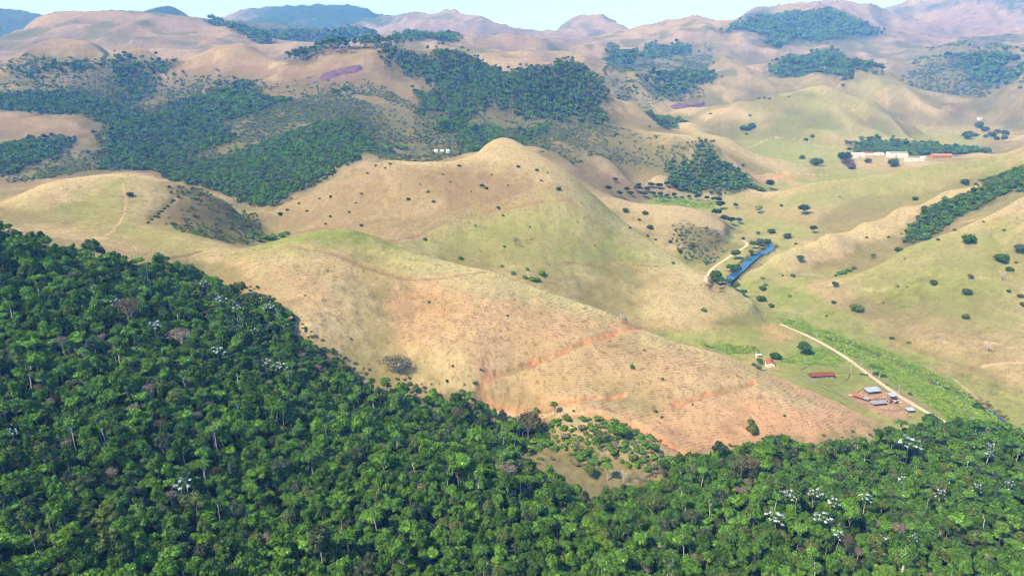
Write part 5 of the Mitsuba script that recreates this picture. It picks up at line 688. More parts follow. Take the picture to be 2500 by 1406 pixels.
def make(kind, tint, seed):
    """{part: (v, f, colour)} of a plant about 1 crown-width wide (unit = crown width 8 m); scaled where it is planted"""
    rng = np.random.default_rng(seed * 1009 + sum(map(ord, kind + tint))); t = TINT[tint]
    if kind == 'bush':
        return {'foliage': crown(rng, 8.6, 6.4, -.6, 9, 0, 520, .42, t, spread=.72), 'stem': limbs(rng, 4, 4, .22, 3, BARK['dark'])}
    if kind == 'big':
        return {'crown': crown(rng, 8.6, 6.8, 1.0, 16, 0, 1100, .33, t, spread=.74), 'trunk': limbs(rng, 5, 5, .4, 4, BARK['grey'])}
    if kind == 'tree':
        return {'crown': crown(rng, 8.4, 5.6, 2.8, 10, 0, 560, .40, t, spread=.78), 'trunk': limbs(rng, 7.5, 6.5, .28, 5, BARK['grey'])}
    if kind == 'column':
        return {'crown': crown(rng, 7.0, 12, .5, 14, 0, 760, .42, t, spread=.85), 'trunk': limbs(rng, 9, 4, .3, 3, BARK['grey'])}
    if kind == 'flat':
        tr = limbs(rng, 11, 7, .3, 6, BARK['grey'], .45, .3)
        ls = [crown(rng, 8.4 * k, 1.3, zz, 5, 1, 110, .5, t, .6, spread=.85) for k, zz in ((1, 5.6), (.75, 8.0), (.4, 10.0))]
        return {'crown': cat3(ls), 'trunk': tr}
    if kind == 'lone':
        return {'trunk': limbs(rng, 4.6, 8.0, .30, 11, BARK['pale'], .10, 1.0, 7), 'crown': crown(rng, 8.0, 3.6, 1.2, 14, 0, 1500, .17, t, core=0, spread=.85)}
    if kind == 'bare':
        b = BARK['pale' if tint == 'pale' else 'purple' if tint == 'purple' else 'grey']
        return {'trunk': limbs(rng, 8, 7.5, .22, 7, b, .2, .95, 4), 'twigs': crown(rng, 7.4, 5.2, 2.6, 8, 1, 170, .22, np.asarray(b) * .8, core=0, spread=.8)}
    if kind == 'dry':
        return {'trunk': limbs(rng, 12, 7.5, .3, 7, BARK['pale' if tint == 'pink' else 'grey'], .45, .9, 4), 'crown': crown(rng, 8.6, 4.4, 8.3, 12, 0, 900, .24, t, core=0, spread=.85)}
    if kind == 'silver':
        tr = limbs(rng, 13.5, 6.5, .22, 6, BARK['pale'], .62, .9); ms = []
        for k in range(13):
            a = k * 2.4; d = 4.2 * math.sqrt((k + .5) / 13); c = np.array([math.cos(a) * d, math.sin(a) * d, 13.2 - .12 * d * d + rng.normal(0, 1.1)]); n = 20
            u = rng.standard_normal((n, 3)); u[:, 2] = np.abs(u[:, 2]); u /= np.linalg.norm(u, axis=1, keepdims=True)
            ms.append(cards(rng, c + u * np.array([.62, .62, .5]), u + [0, 0, .6], .34, np.asarray(t) * rng.choice([1, .8, .45]), .25))
        return {'crown': cat3(ms), 'trunk': tr, 'lower_leaves': crown(rng, 7.2, 2.6, 9.6, 6, 1, 150, .5, TINT['dark'], core=.8)}
    if kind == 'flower':
        return {'crown': cat3([crown(rng, 8, 3.5, 9, 6, 0, 120, .4, t, core=0, spread=.9), crown(rng, 7, 3.5, 8, 6, 0, 240, .4, TINT['olive'], spread=.8)]), 'trunk': limbs(rng, 12, 6, .25, 4, BARK['grey'])}
    if kind == 'pole':
        return {'trunk': limbs(rng, 17, 5, .30, 4, (.62, .58, .52), .7, .9, 2), 'crown': crown(rng, 6.6, 2.8, 13.2, 6, 1, 190, .5, t, core=.7, spread=.8)}
    if kind == 'palm':
        ms = [frond(rng, 4.3, t, rng.uniform(.35, .95), .17, k * 2 * math.pi / 15 + rng.uniform(-.1, .1)) for k in range(15)]
        v, f, c = cat3(ms); v = v + [0, 0, 10.2]
        return {'crown': (v, f, c), 'trunk': (*tube([[0, 0, -1], [.15, 0, 4], [0, .1, 8], [0, 0, 10.5]], [.42, .34, .3, .3], 6), np.repeat([[.46, .42, .36]], 24, 0))}
    if kind == 'palmlow':
        ms = [frond(rng, 5.2, t, rng.uniform(.1, .6), .13, k * 2.4) for k in range(11)]; v, f, c = cat3(ms); v[:, 2] += 1.2
        return {'crown': (v, f, c), 'trunk': (*tube([[0, 0, -1], [0, 0, 1.6]], [.4, .3], 6), np.repeat([[.25, .2, .12]], 12, 0))}
    if kind == 'forest':   # trees of the near forest: tall, vine-hung, domed or columnar
        sh = seed % 5; w, h, zb = ((8.6, 7.5, 3.5), (7.2, 10.5, 2.0), (9.6, 5.5, 5.5), (7.6, 8.5, 3.0), (6.4, 12.0, 1.5))[sh]
        return {'crown': crown(rng, w, h, zb, (17, 18, 17, 14, 18)[sh], 0, (700, 760, 700, 600, 740)[sh], .38, t, spread=(.95, .95, 1.0, .95, .95)[sh], flat=(1, 1.2, .7, 1, 1.3)[sh], lr=(.22, .46)),
                'trunk': limbs(rng, h + zb - 1.5, w * .6, .24, 3, BARK[('grey', 'pale', 'grey', 'dark', 'pale')[sh]])}
    if kind == 'far':      # seen a kilometre and more away
        return {'crown': crown(rng, 9, (6, 8, 6.5)[seed % 3], 1.5, 5, 0, 60, .95, t, spread=.75)}
    if kind == 'gum':      # slim plantation tree with visible pale trunk
        return {'crown': cat3([crown(rng, 7.0, 8, 9.0, 4, 0, 50, 1.0, t, spread=.7), (*tube([[0, 0, -1], [0, 0, 11]], [.32, .2], 4), np.repeat([[.27, .24, .21]], 8, 0))])}
GROUPS = {}
def group(kind, tint, seed, whole=False):
    k = f'kind_{kind}_{tint}_{seed}' + ('_whole' if whole else '')
    if k not in GROUPS:
        ps = make(kind, tint, seed); g = {'type': 'shapegroup'}
        if whole: ps = {'plant': cat3(list(ps.values()))}
        for nm, (v, f, c) in ps.items(): g[nm] = mikit.ply((v, f), 'leaf', False, color=c)
        scene[k] = g; GROUPS[k] = 1
    return k
def plant(k, g, x, y, z, s, rz, sz=1.0, tilt=(0, 0)):
    m = T().translate([float(x), float(y), float(z)]).rotate([0, 0, 1], float(rz)).rotate([1, 0, 0], float(tilt[0])).scale([float(s), float(s), float(s * sz)])
    scene[k] = {'type': 'instance', 'to_world': m, 'g': {'type': 'ref', 'id': g}}
def seen(x, y, z):
    """(pixel x, pixel y, distance along the view) in a frame of 1024 x 575, to tell which trees show largest"""
    f = y * math.cos(PITCH) - (z - EYE) * math.sin(PITCH); up = y * math.sin(PITCH) + (z - EYE) * math.cos(PITCH); F = 512 / math.tan(math.radians(FOV / 2))
    return 512 + F * x / f, 287.5 - F * up / f, f
def scatter(p, step, rng, jitter=.42, fray=0):
    b = p.bounds; gx, gy = np.meshgrid(np.arange(b[0], b[2], step), np.arange(b[1], b[3], step * .87)); gx = gx + (np.arange(gx.shape[0]) % 2)[:, None] * step / 2
    gx = (gx + rng.uniform(-jitter, jitter, gx.shape) * step).ravel(); gy = (gy + rng.uniform(-jitter, jitter, gy.shape) * step).ravel()
    if fray:
        tx, ty = gx + (nz(gx, gy, fray * 2.2, 61) - .5) * 2 * fray, gy + (nz(gx, gy, fray * 2.2, 62) - .5) * 2 * fray
    else: tx, ty = gx, gy
    m = inside(p, tx, ty); return gx[m], gy[m]

# the near forest: the 300 largest trees in view one by one, the others as one stand
SPECIAL = np.array([(a, b) for k, t, l, c, g, pts in SPOTS if k in ('silver', 'flower', 'dry', 'pole') for a, b, s in pts])
rng = np.random.default_rng(11); fp = poly(AREAS['forest'][0][1]); fxx, fyy = scatter(fp, 4.3, rng)
d2 = np.min(np.hypot(fxx[:, None] - SPECIAL[None, :, 0], fyy[:, None] - SPECIAL[None, :, 1]), 1)
rr_ = np.hypot(fxx, fyy); ok = (d2 > 2.4) & (rr_ > 150) & (np.abs(np.arctan2(fxx, fyy)) < .84)
fxx, fyy = fxx[ok], fyy[ok]; fz = ground(fxx, fyy)
sx, sy, sd = seen(fxx, fyy, fz + 8); vis = (sx > 4) & (sx < 1020) & (sy < 571)
order = np.argsort(np.where(vis, sd, 1e9)); single = np.zeros(len(fxx), bool); single[order[:300]] = True
TW = ['dark', 'mid', 'dark', 'bright', 'mid', 'dark', 'bright', 'mid', 'olive', 'mid', 'dark', 'bright', 'lush', 'darkgrey']
WORD = {'lush': 'vivid yellow-green', 'dark': 'deep green', 'mid': 'mid green', 'bright': 'fresh bright green', 'olive': 'olive yellow-green', 'darkgrey': 'dull grey-green'}
ZONE = ['bottom left corner', 'bottom left', 'bottom left centre', 'bottom right centre', 'bottom right', 'bottom right corner']
SHAPE = ['round domed', 'tall vine-hung', 'broad flat-topped', 'rounded upright', 'slim column-like']
clump = nz(fxx, fyy, 38, 63, 2); nf = ns = 0
for i in range(len(fxx)):
    q = int(np.clip((clump[i] + rng.normal(0, .16)) * len(TW), 0, len(TW) - 1)) if rng.random() < .6 else rng.integers(len(TW)); tint = TW[q]
    sh = rng.integers(5); sd_ = int(sh + 5 * rng.integers(2)) if tint in ('dark', 'mid') else int(sh)
    s = .38 + .53 * rng.random() ** 1.3 + (.45 * rng.random() if rng.random() < .08 else 0); sz = rng.uniform(.85, 1.6)
    edge = 1.0
    args = (fxx[i], fyy[i], fz[i] - rng.uniform(.3, 3.0), s, rng.uniform(0, 360), sz)
    if single[i]:
        k = 'forest_tree' if nf == 0 else f'forest_tree_{nf:03d}'; nf += 1
        plant(k, group('forest', tint, sd_), *args)
        tag(k, f'{WORD[tint]} {SHAPE[sh]} tree in the near forest, {ZONE[min(5, int(sx[i] / 171))]}', 'tree', 'nearest forest trees')
    else:
        ns += 1; w_ = rng.random(); gk = group('forest', tint, sd_, True)
        if w_ < .016: gk = group('pole', ('mid', 'dark', 'bright')[i % 3], i % 4, True); args = args[:3] + (.95,) + args[4:5] + (1.05,)
        elif w_ < .022: gk = group('palm', 'dark', i % 2, True); args = args[:3] + (1.15,) + args[4:5] + (1.1,)
        elif w_ < .040: gk = group('dry', ('pink', 'brown')[i % 2], i % 3, True); args = args[:3] + (.62,) + args[4:5] + (1.0,)
        plant(f'forest__{ns:04d}', gk, *args)
tag('forest', 'dense green rainforest covering the foreground slopes beyond its nearest trees', 'forest', kind='stuff')

# woods on the hills behind
WL = {'valley wood': 'long dark wood running down the valley at the left', 'left wood': 'dark wood patch at the left edge below the bare spur', 'slope wood': 'green wood on the slope between the left hill and the middle hill',
 'crest wood': 'dark wood over the left background crest with bare red earth', 'eucalyptus row': 'row of tall thin eucalyptus trees along the middle background crest', 'dome wood': 'large dark wood covering the middle background dome',
 'foot wood': 'loose green wood at the foot of the wooded dome', 'middle wood': 'wood in the hollow under the rounded bare dome', 'ridge wood': 'thin dark wood along the far left ridge line',
 'mountain wood': 'dark wood capping the far right mountain', 'hill wood': 'dark wood draped over the hill in the right distance', 'right wood': 'dark wood on the far right hillside', 'rock wood': 'dark wood beside the rock slab on the right hills',
 'pine wood': 'dark green wood wedge standing on the valley floor', 'plantation': 'dark tree plantation behind the white warehouses', 'ravine wood': 'dark wood filling the ravine between right-hand spurs', 'upper ravine wood': 'dark wood at the head of the ravine by the right edge', 'saddle wood': 'strip of dark wood under the central far saddle',
 'gap wood': 'small wood in the gap left of the far pale dome', 'far ridge wood': 'small dark wood on the far central ridge'}
FT = {'near': ['dark', 'mid', 'dark', 'olive', 'darkgrey', 'mid'], 'far': ['dark', 'mid', 'darkgrey', 'mid', 'olive', 'darkblue']}
for nm, pl in AREAS['wood']:
    p = poly(pl); c = p.centroid; dist = math.hypot(c.x, c.y); step = float(np.clip(dist / 165, 6.2, 24)); rng = np.random.default_rng(sum(map(ord, nm)))
    if p.geom_type != 'Polygon': p = max(p.geoms, key=lambda q: q.area)
    step *= .72; fr = float(np.clip(dist * .018, 12, 60)) if dist > 1200 else 5.0; wx, wy = scatter(p.buffer(fr * 1.2), step, rng); pq = shapely.points(wx, wy); din = np.where(shapely.contains(p, pq), 1, -1) * shapely.distance(p.boundary, pq)
    keep = rng.random(len(wx)) < np.clip(.62 + (din + (nz(wx, wy, fr * 1.5, 66) - .5) * fr * 2.4) / fr * .8, 0, 1); wx, wy = wx[keep], wy[keep]; wz = ground(wx, wy); k = nm.replace(' ', '_'); k = k if k.endswith('wood') or nm in ('plantation', 'eucalyptus row') else k + '_wood'
    thin = {'crest wood': .75, 'middle wood': .6, 'foot wood': .7, 'dome wood': .9, 'right wood': .7}.get(nm, 1.0); dn = nz(wx, wy, max(30, dist * .03), 64, 2); tl = FT['near' if nm in ('slope wood', 'foot wood', 'pine wood', 'ravine wood', 'upper ravine wood') else 'far']
    n = 0
    for i in range(len(wx)):
        if thin < 1 and dn[i] > .30 + .45 * thin: continue
        n += 1; sd = int(rng.integers(6)); t = tl[sd]
        gk = 'gum' if nm == 'eucalyptus row' or (nm in ('valley wood', 'crest wood', 'dome wood') and rng.random() < .22) else 'far'
        s = step / 5.8 * rng.uniform(.55, 1.2); plant(f'{k}__{n:04d}', group(gk, t, sd), wx[i], wy[i], wz[i] - 1.2 * s, s, rng.uniform(0, 360), rng.uniform(.8, 1.25))
    tag(k, WL[nm], 'wood', kind='stuff')
SL = ['scrub in the hollow of the middle background', 'scrub on the left valley slopes below the woods', 'scrub on the knolls behind the middle hill', 'scrub on the bare spurs near the dark wood wedge', 'scrub on the flank of the rounded dome',
      'scrub on the far right hillside', 'scrub around the white huts', 'dry scrub on the gully floor', 'dry scrub on the brown flank of the left hill', 'low scrub in the eroded strip beside the forest edge', 'low scrub along the red bank above the forest', 'scrub on the knoll by the river bend', 'scrub among bare red earth on the left background hill', 'scrub above the slope wood in the left background', 'scrub under the large dark wood of the middle dome', 'scrub around the dark rock face of the middle background', 'scrub under the central far saddle', 'scrub around the rock slabs right of the valley head', 'loose scrub spread all over the left and middle background hills', 'purple-green scrub on the hills at the upper right']
nb = 0
for (w, pl), lab in zip(AREAS['bush'], SL):
    p = poly(pl); c = p.centroid; dist = math.hypot(c.x, c.y); rng = np.random.default_rng(900 + nb); step = 3.8 if dist < 600 else np.clip(dist / 200, 5, 20)
    wx, wy = scatter(p, step, rng, fray=step * 1.5); wz = ground(wx, wy); dn = nz(wx, wy, step * 6, 65 + nb, 2); k = key('scrub'); n = 0
    for i in range(len(wx)):
        if rng.random() > (.08 if 'gully' in lab else .22) + 1.1 * smooth01(.38, .60, dn[i]): continue
        n += 1; sd = int(rng.integers(6)); t = (['olive', 'darkgrey', 'grey', 'mid', 'olive', 'grey'] if dist < 900 else ['olive', 'grey', 'darkgrey', 'olive', 'grey', 'mid'])[sd]
        gully = 'gully floor' in lab; t = ['mid', 'olive', 'lush', 'mid', 'bright', 'grey'][sd] if gully else t
        s = step / 9 * rng.uniform(.35, 1.0) * ((1.0 + 1.3 * rng.random()) if gully else 1); plant(f'{k}__{n:04d}', group('far', t, sd), wx[i], wy[i], wz[i] - 1.9 * s, s, rng.uniform(0, 360), rng.uniform(.6, 1))
    tag(k, lab, 'scrub', kind='stuff'); nb += 1

# single trees, palms and bushes
NAME = {'lone': 'lone_tree', 'flat': 'flat_topped_tree', 'bare': 'bare_tree', 'bush': 'bush', 'tree': 'tree', 'big': 'broad_tree', 'palm': 'palm', 'palmlow': 'palm_clump', 'column': 'column_tree', 'silver': 'silver_tree', 'flower': 'flowering_tree', 'dry': 'dry_tree', 'pole': 'pale_trunked_tree'}
UNITW = {'lone': 8.4, 'palm': 7.6, 'palmlow': 9, 'silver': 8.4, 'dry': 9.5, 'bare': 7.6}
rng = np.random.default_rng(23)
for kind, tint, lab, cat, grp, pts in SPOTS:
    for px_, py_, s in pts:
        k = key(NAME[kind]); z_ = at(px_, py_); u = s / UNITW.get(kind, 11.0)
        sz = 1.0
        if kind in ('silver', 'flower', 'dry', 'pole'): sz = float(np.clip(14.5 / (13.5 * u), .8, 3.2))
        if kind == 'palm': sz = 1.15
        small = s < 7 and kind in ('bush', 'tree') and grp
        plant(k, group(kind, tint, int(rng.integers(3 if kind in ('bush', 'tree') else 2)), bool(small)), px_, py_, z_ - .25 * u, u, rng.uniform(0, 360), sz)
        tag(k, lab, cat, grp)

# crop fields
def tuft(rng, n, w, h, t):
    cx, cy = rng.uniform(-w / 2, w / 2, (2, n)); a = rng.uniform(0, np.pi, n); dx, dy = np.cos(a) * .22, np.sin(a) * .22; lx, ly = rng.normal(0, .35, (2, n)); hh = h * rng.uniform(.6, 1.15, n)
    v = np.stack([np.stack([cx - dx, cy - dy, 0 * cx - .2], 1), np.stack([cx + dx, cy + dy, 0 * cx - .2], 1), np.stack([cx + lx + dx * .6, cy + ly + dy * .6, hh], 1), np.stack([cx + lx * 1.6 - dx, cy + ly * 1.6 - dy, hh * .8], 1)], 1).reshape(-1, 3)
    f = ((np.arange(n) * 4)[:, None, None] + np.array([[0, 1, 2], [0, 2, 3]])).reshape(-1, 3); return v, f, np.repeat(jit(rng, t, n, .25), 4, 0)
for q in range(4):
    g = np.random.default_rng(300 + q); v, f, c = tuft(g, 46, 3.4, 1.9, ((.22, .36, .065), (.18, .32, .06), (.29, .37, .09), (.22, .34, .07))[q]); scene[f'kind_cane_{q}'] = {'type': 'shapegroup', 'blades': mikit.ply((v, f), 'leaf', False, color=c)}
for q in range(3):
    g = np.random.default_rng(330 + q); v, f, c = tuft(g, 40, 3.6, 1.8, ((.15, .17, .06), (.11, .15, .045), (.22, .18, .09))[q]); scene[f'kind_reed_{q}'] = {'type': 'shapegroup', 'blades': mikit.ply((v, f), 'leaf', False, color=c)}
for nm, pl in AREAS['crop']:
    p = poly(pl); rng = np.random.default_rng(len(nm)); big = p.centroid.y > 900; st = 6.0 if big else 2.7; wx, wy = scatter(p, st, rng, .3, 3); m = nz(wx, wy, 14, 67, 2) > .33; wx, wy = wx[m], wy[m]; wz = ground(wx, wy); k = key('crop_field')
    for i in range(len(wx)): plant(f'{k}__{i + 1:04d}', f'kind_cane_{rng.integers(4)}', wx[i], wy[i], wz[i], 2.0 if big else 1.0, rng.uniform(0, 360), rng.uniform(.6, 1.1) * (.5 if big else 1) * (.55 if 'grass' in nm else 1))
    tag(k, {'cane field beside the dirt road': 'long bright green cane field beside the dirt road', 'small crop patch': 'small green crop patch in the hollow left of the farmhouse', 'far crop strip': 'bright green crop strip on the valley floor behind the knoll', 'tall grass by the house': 'patch of tall rough grass between farmhouse and ring fence'}[nm], 'crop field', kind='stuff')

for q, nm in ((0, 'reeds along the banks of the blue river'), (1, 'rough grass and reeds along the ditch')):
    pl = RIVERS[q]; rng = np.random.default_rng(40 + q); t_ = np.gradient(pl, axis=0); t_ /= np.linalg.norm(t_, axis=1, keepdims=True); k = key('reeds')
    for i in range(900 if q == 0 else 700):
        a = rng.integers(len(pl)); sd = rng.choice([-1, 1]); o = sd * ((4.3 if q == 0 else 2.2) + abs(rng.normal(0, 2.2))); px_, py_ = pl[a] + np.array([-t_[a, 1], t_[a, 0]]) * o + rng.normal(0, 1.2, 2)
        plant(f'{k}__{i + 1:04d}', f'kind_reed_{rng.integers(3)}', px_, py_, at(px_, py_) - .1, rng.uniform(.3, .75), rng.uniform(0, 360), rng.uniform(.6, 1.3))
    tag(k, nm, 'reeds', kind='stuff')

# rock faces: slabs standing proud of the slope
bs('rock', {'type': 'twosided', 'bsdf': {'type': 'diffuse', 'reflectance': mikit.proc(lambda p, n, uv: mikit.mix((.055, .038, .060), (.20, .125, .165), mikit.fbm(p.x / 6, p.y / 6, p.z / 14)))}})
for nm, pl in AREAS['rock']:
    p = poly(pl); b = p.bounds; st = max((b[2] - b[0]), (b[3] - b[1])) / 46; gx, gy = np.meshgrid(np.arange(b[0] - st, b[2] + st, st), np.arange(b[1] - st, b[3] + st, st)); X, Y = gx.ravel(), gy.ravel()
    ins = smooth01(-6, 10, np.array([(1 if p.contains(q) else -1) * p.exterior.distance(q) for q in shapely.points(X, Y)])); zz = ground(X, Y) - 4 + ins * (6.5 + 9 * (nz(X, Y, 22, 71, 3) - .45))
    n2_, m2_ = gx.shape; i, j = np.meshgrid(np.arange(n2_ - 1), np.arange(m2_ - 1), indexing='ij'); a = (i * m2_ + j).ravel(); k = key('rock_outcrop')
    put(k, (np.stack([X, Y, zz], 1), np.vstack([np.stack([a, a + 1, a + m2_ + 1], 1), np.stack([a, a + m2_ + 1, a + m2_], 1)])), 'rock', False); tag(k, nm, 'rock')

# ---------------------------------------------------------------- farm and other buildings
diffuse('white_wall', (.78, .77, .74)); diffuse('dark_gap', (.035, .03, .028)); diffuse('wood', (.20, .15, .10)); diffuse('grey_wood', (.26, .23, .20)); diffuse('brick', (.42, .20, .11)); diffuse('concrete', (.52, .49, .44)); diffuse('plaster', (.62, .57, .50))
def roof_mat(nm, a, b, s=.9): bs(nm, {'type': 'twosided', 'bsdf': {'type': 'diffuse', 'reflectance': mikit.proc(lambda p, n, uv, a=a, b=b, s=s: mikit.mix(a, b, mikit.fbm(p.x / s, p.y / s, p.z / s)))}})
roof_mat('clay_tiles', (.24, .085, .05), (.40, .17, .10)); roof_mat('old_clay', (.15, .045, .035), (.26, .085, .06)); roof_mat('blue_sheet', (.22, .30, .42), (.40, .47, .58), .9); roof_mat('grey_sheet', (.17, .15, .15), (.40, .40, .45), .9); roof_mat('pale_roof', (.50, .36, .33), (.62, .50, .47), 6); roof_mat('orange_clay', (.48, .17, .06), (.62, .26, .11), 3); roof_mat('white_sheet', (.70, .70, .72), (.80, .80, .80), 4)
def gable(L, W, zb, h, over=.4, th=.16):
    o = []; hw = W / 2 + over; hl = L / 2 + over; drop = h * over / (W / 2)
    for s in (-1, 1):
        v = np.array([[-hl, s * hw, zb - drop], [hl, s * hw, zb - drop], [hl, 0, zb + h], [-hl, 0, zb + h]]); w = v + [0, 0, th]
        V8 = np.vstack([v, w]); F = np.array([[0, 1, 2], [0, 2, 3], [4, 6, 5], [4, 7, 6], [0, 4, 5], [0, 5, 1], [3, 2, 6], [3, 6, 7], [0, 3, 7], [0, 7, 4], [1, 5, 6], [1, 6, 2]]); o.append((V8, F))
    return join(o)
def walls(L, W, h, gh):
    P = [(-W / 2, 0), (W / 2, 0), (W / 2, h), (0, h + gh), (-W / 2, h)] if gh else [(-W / 2, 0), (W / 2, 0), (W / 2, h), (-W / 2, h)]
    n = len(P); v = np.array([[sx_ * L / 2, a, b] for sx_ in (-1, 1) for a, b in P]); f = []
    for k in range(n): q = (k + 1) % n; f += [[k, q, n + q], [k, n + q, n + k]]
    for k in range(1, n - 1): f += [[0, k + 1, k], [n, n + k, n + k + 1]]
    return v, np.array(f)
def building(name, label, cat, x, y, L, W, h, gh, rz, wall, roof, wins=(), door=None, base=None, group=None, sink=1.0):
    """wins: (along, up, width, height, side -1 front, 1 back, 2 gable end)"""
    k = key(name); z_ = at(x, y) if base is None else base; M = lambda m: moved(m, x, y, z_, rz)
    wv = walls(L, W, h + sink, gh); part(k, 'wall', M(moved(wv, z=-sink)), wall); part(k, 'roof', M(gable(L, W, h + .02, gh)), roof)
    def hole(a, u, w_, h_, side, nm, mat):
        if side in (-1, 1): m = box(a - w_ / 2, a + w_ / 2, side * W / 2 - .05, side * W / 2 + .05, u, u + h_)
        else: m = box(-L / 2 - .05, -L / 2 + .05, a - w_ / 2, a + w_ / 2, u, u + h_)
        part(k, nm, M(m), mat)
    for a, u, w_, h_, side in wins: hole(a, u, w_, h_, side, 'window', 'dark_gap')
    if door: hole(*door, 'door', 'wood')
    tag(k, label, cat, group); return k
def shed(name, label, x, y, L, W, h, gh, rz, roof, posts=4, group=None, back=False, mono=False):
    k = key(name); z_ = at(x, y); M = lambda m: moved(m, x, y, z_, rz)
    if mono:
        v, f = box(-L / 2 - .4, L / 2 + .4, -W / 2 - .5, W / 2 + .5, 0, .14); v = v.copy(); v[:, 2] += h + gh * (v[:, 1] / W + .5); part(k, 'roof', M((v, f)), roof)
    else: part(k, 'roof', M(gable(L, W, h, gh, .6)), roof)
    for i in range(posts):
        for s in (-1, 1):
            a = -L / 2 + L * i / (posts - 1); part(k, 'post', M(box(a - .12, a + .12, s * W / 2 - .12, s * W / 2 + .12, -1, h + (gh * (s / 2 + .5) if mono else 0) - .02)), 'wood')
    if back: part(k, 'back_wall', M(box(-L / 2 + .2, L / 2 - .2, W / 2 - .5, W / 2 - .3, -1, h * .95)), 'brick'); part(k, 'low_wall', M(box(-L / 2 + .2, L / 2 - .2, -W / 2 + .3, -W / 2 + .5, -1, .9)), 'plaster')
    tag(k, label, 'shed', group); return k
building('farmhouse', 'small white farmhouse with red clay tile roof below the front hill', 'house', 228.6, 566.5, 9, 7, 3.0, 1.9, math.radians(78), 'white_wall', 'clay_tiles', [(-2, 1, 1, 1.1, -1), (2, 1, 1, 1.1, -1), (1.4, 1.1, .9, 1.0, 2)], (-1.2, 0, .95, 2.1, 2))
building('outbuilding', 'little grey-white hut between the trees behind the farmhouse', 'hut', 225.5, 588, 4, 3, 2.3, .7, .2, 'plaster', 'white_sheet', [(0, 1, .8, .8, -1)], (1.2, 0, .8, 1.9, -1))
shed('cattle_shed', 'long open barn with dark red tile roof inside the ring fence', 261.3, 537.6, 20.5, 5.6, 2.5, 1.5, math.radians(6), 'old_clay', 6, back=True)
shed('blue_shed', 'large blue metal roofed open shed at the top of the cattle yard', 291.5, 509.5, 11.5, 4.8, 2.6, .9, math.radians(12), 'blue_sheet', 4, mono=True)
shed('blue_hut', 'tall small blue roofed shelter in the cattle yard by the road', 301.5, 498.2, 5.2, 4, 4.2, .5, math.radians(10), 'blue_sheet', 2, mono=True)
shed('grey_shed', 'long low grey metal roofed shed at the lower side of the cattle yard', 286.5, 489.2, 12, 3.0, 2.2, .6, math.radians(10), 'grey_sheet', 5, mono=True)
shed('red_shed', 'small red tiled shed at the left corner of the cattle yard', 276.0, 500.8, 6.5, 3.4, 2.2, 1.0, math.radians(-50), 'clay_tiles', 3)
shed('grey_lean_to', 'grey lean-to against the small red tiled shed', 279.5, 497.2, 6, 3.2, 1.9, .5, math.radians(-50), 'grey_sheet', 3, mono=True)
shed('roadside_hut', 'lone pale blue roofed hut beside the dirt road below the yard', 305.3, 478.6, 5.4, 3.2, 2.2, .5, math.radians(8), 'blue_sheet', 2, mono=True)
def fence(label, pl, step=2.6, h=1.4, rails=3):
    k = key('fence'); q = spline(pl, step); zz = ground(q[:, 0], q[:, 1])
    for (a, b), c in zip(q, zz):
        part(k, 'post', box(a - .1, a + .1, b - .1, b + .1, c - .6, c + h), 'grey_wood')
    for t in range(rails): part(k, 'rail', tube(np.c_[q, zz + h * (.35 + .27 * t)], .075, 4), 'grey_wood')
    tag(k, label, 'fence')
for (nm, pl), lab in zip(PATHS['fence'], ('oval ring fence of grey rails around the long barn', 'straight rail race between the long barn and the ring fence', 'rail fence along the upper side of the cattle yard', 'post and rail fence along the near side of the dirt road')): fence(lab, pl, 2.6 if nm != 'road fence' else 5)
for lab, pl in (('brown plank pen fence across the middle of the cattle yard', [(282, 497.5), (288, 497), (294.5, 498), (301, 497)]), ('brown plank pen fence between grey shed and blue roofed shelter', [(293, 490), (294, 495), (296, 499)]),
        ('brown plank fence round the lower sandy pen of the yard', [(280.5, 487), (283, 481.5), (292, 479), (301, 481), (302.5, 487.5), (297, 490)]), ('wire fence on posts along the foot of the front hill beside the farm', [(216, 560), (232, 545), (250, 522), (264, 502), (276, 484)])):
    fence(lab, pl, 2.2, 1.5)
def pole(label, x, y, h, group=None):
    k = key('utility_pole'); z_ = at(x, y); part(k, 'pole', moved(tube([[0, 0, -1.5], [0, 0, h * .5], [0, 0, h]], [.24, .2, .16], 6), x, y, z_), 'concrete')
    part(k, 'crossarm', moved(box(-1.3, 1.3, -.1, .1, h - .7, h - .45), x, y, z_, .5), 'concrete')
    for s in (-1.1, 0, 1.1): part(k, 'insulator', moved(box(s - .08, s + .08, -.08, .08, h - .45, h - .15), x, y, z_, .5), 'plaster')
    tag(k, label, 'utility pole')
for lab, a, b, h in (('white pole beside the dirt road above the ring fence', 290.8, 546, 11), ('white pole with fitting beside the cattle yard and road', 310.5, 506, 9), ('pale pole standing over the crest where road meets river', 258, 667, 9.5), ('pole at the edge of the cane field by the upper road', 291.5, 621, 6.5), ('pole right of the road between ring fence and palms', 306.5, 560, 6), ('pale pole on the knoll side above the river road', 313.5, 957.5, 10)): pole(lab, a, b, h)

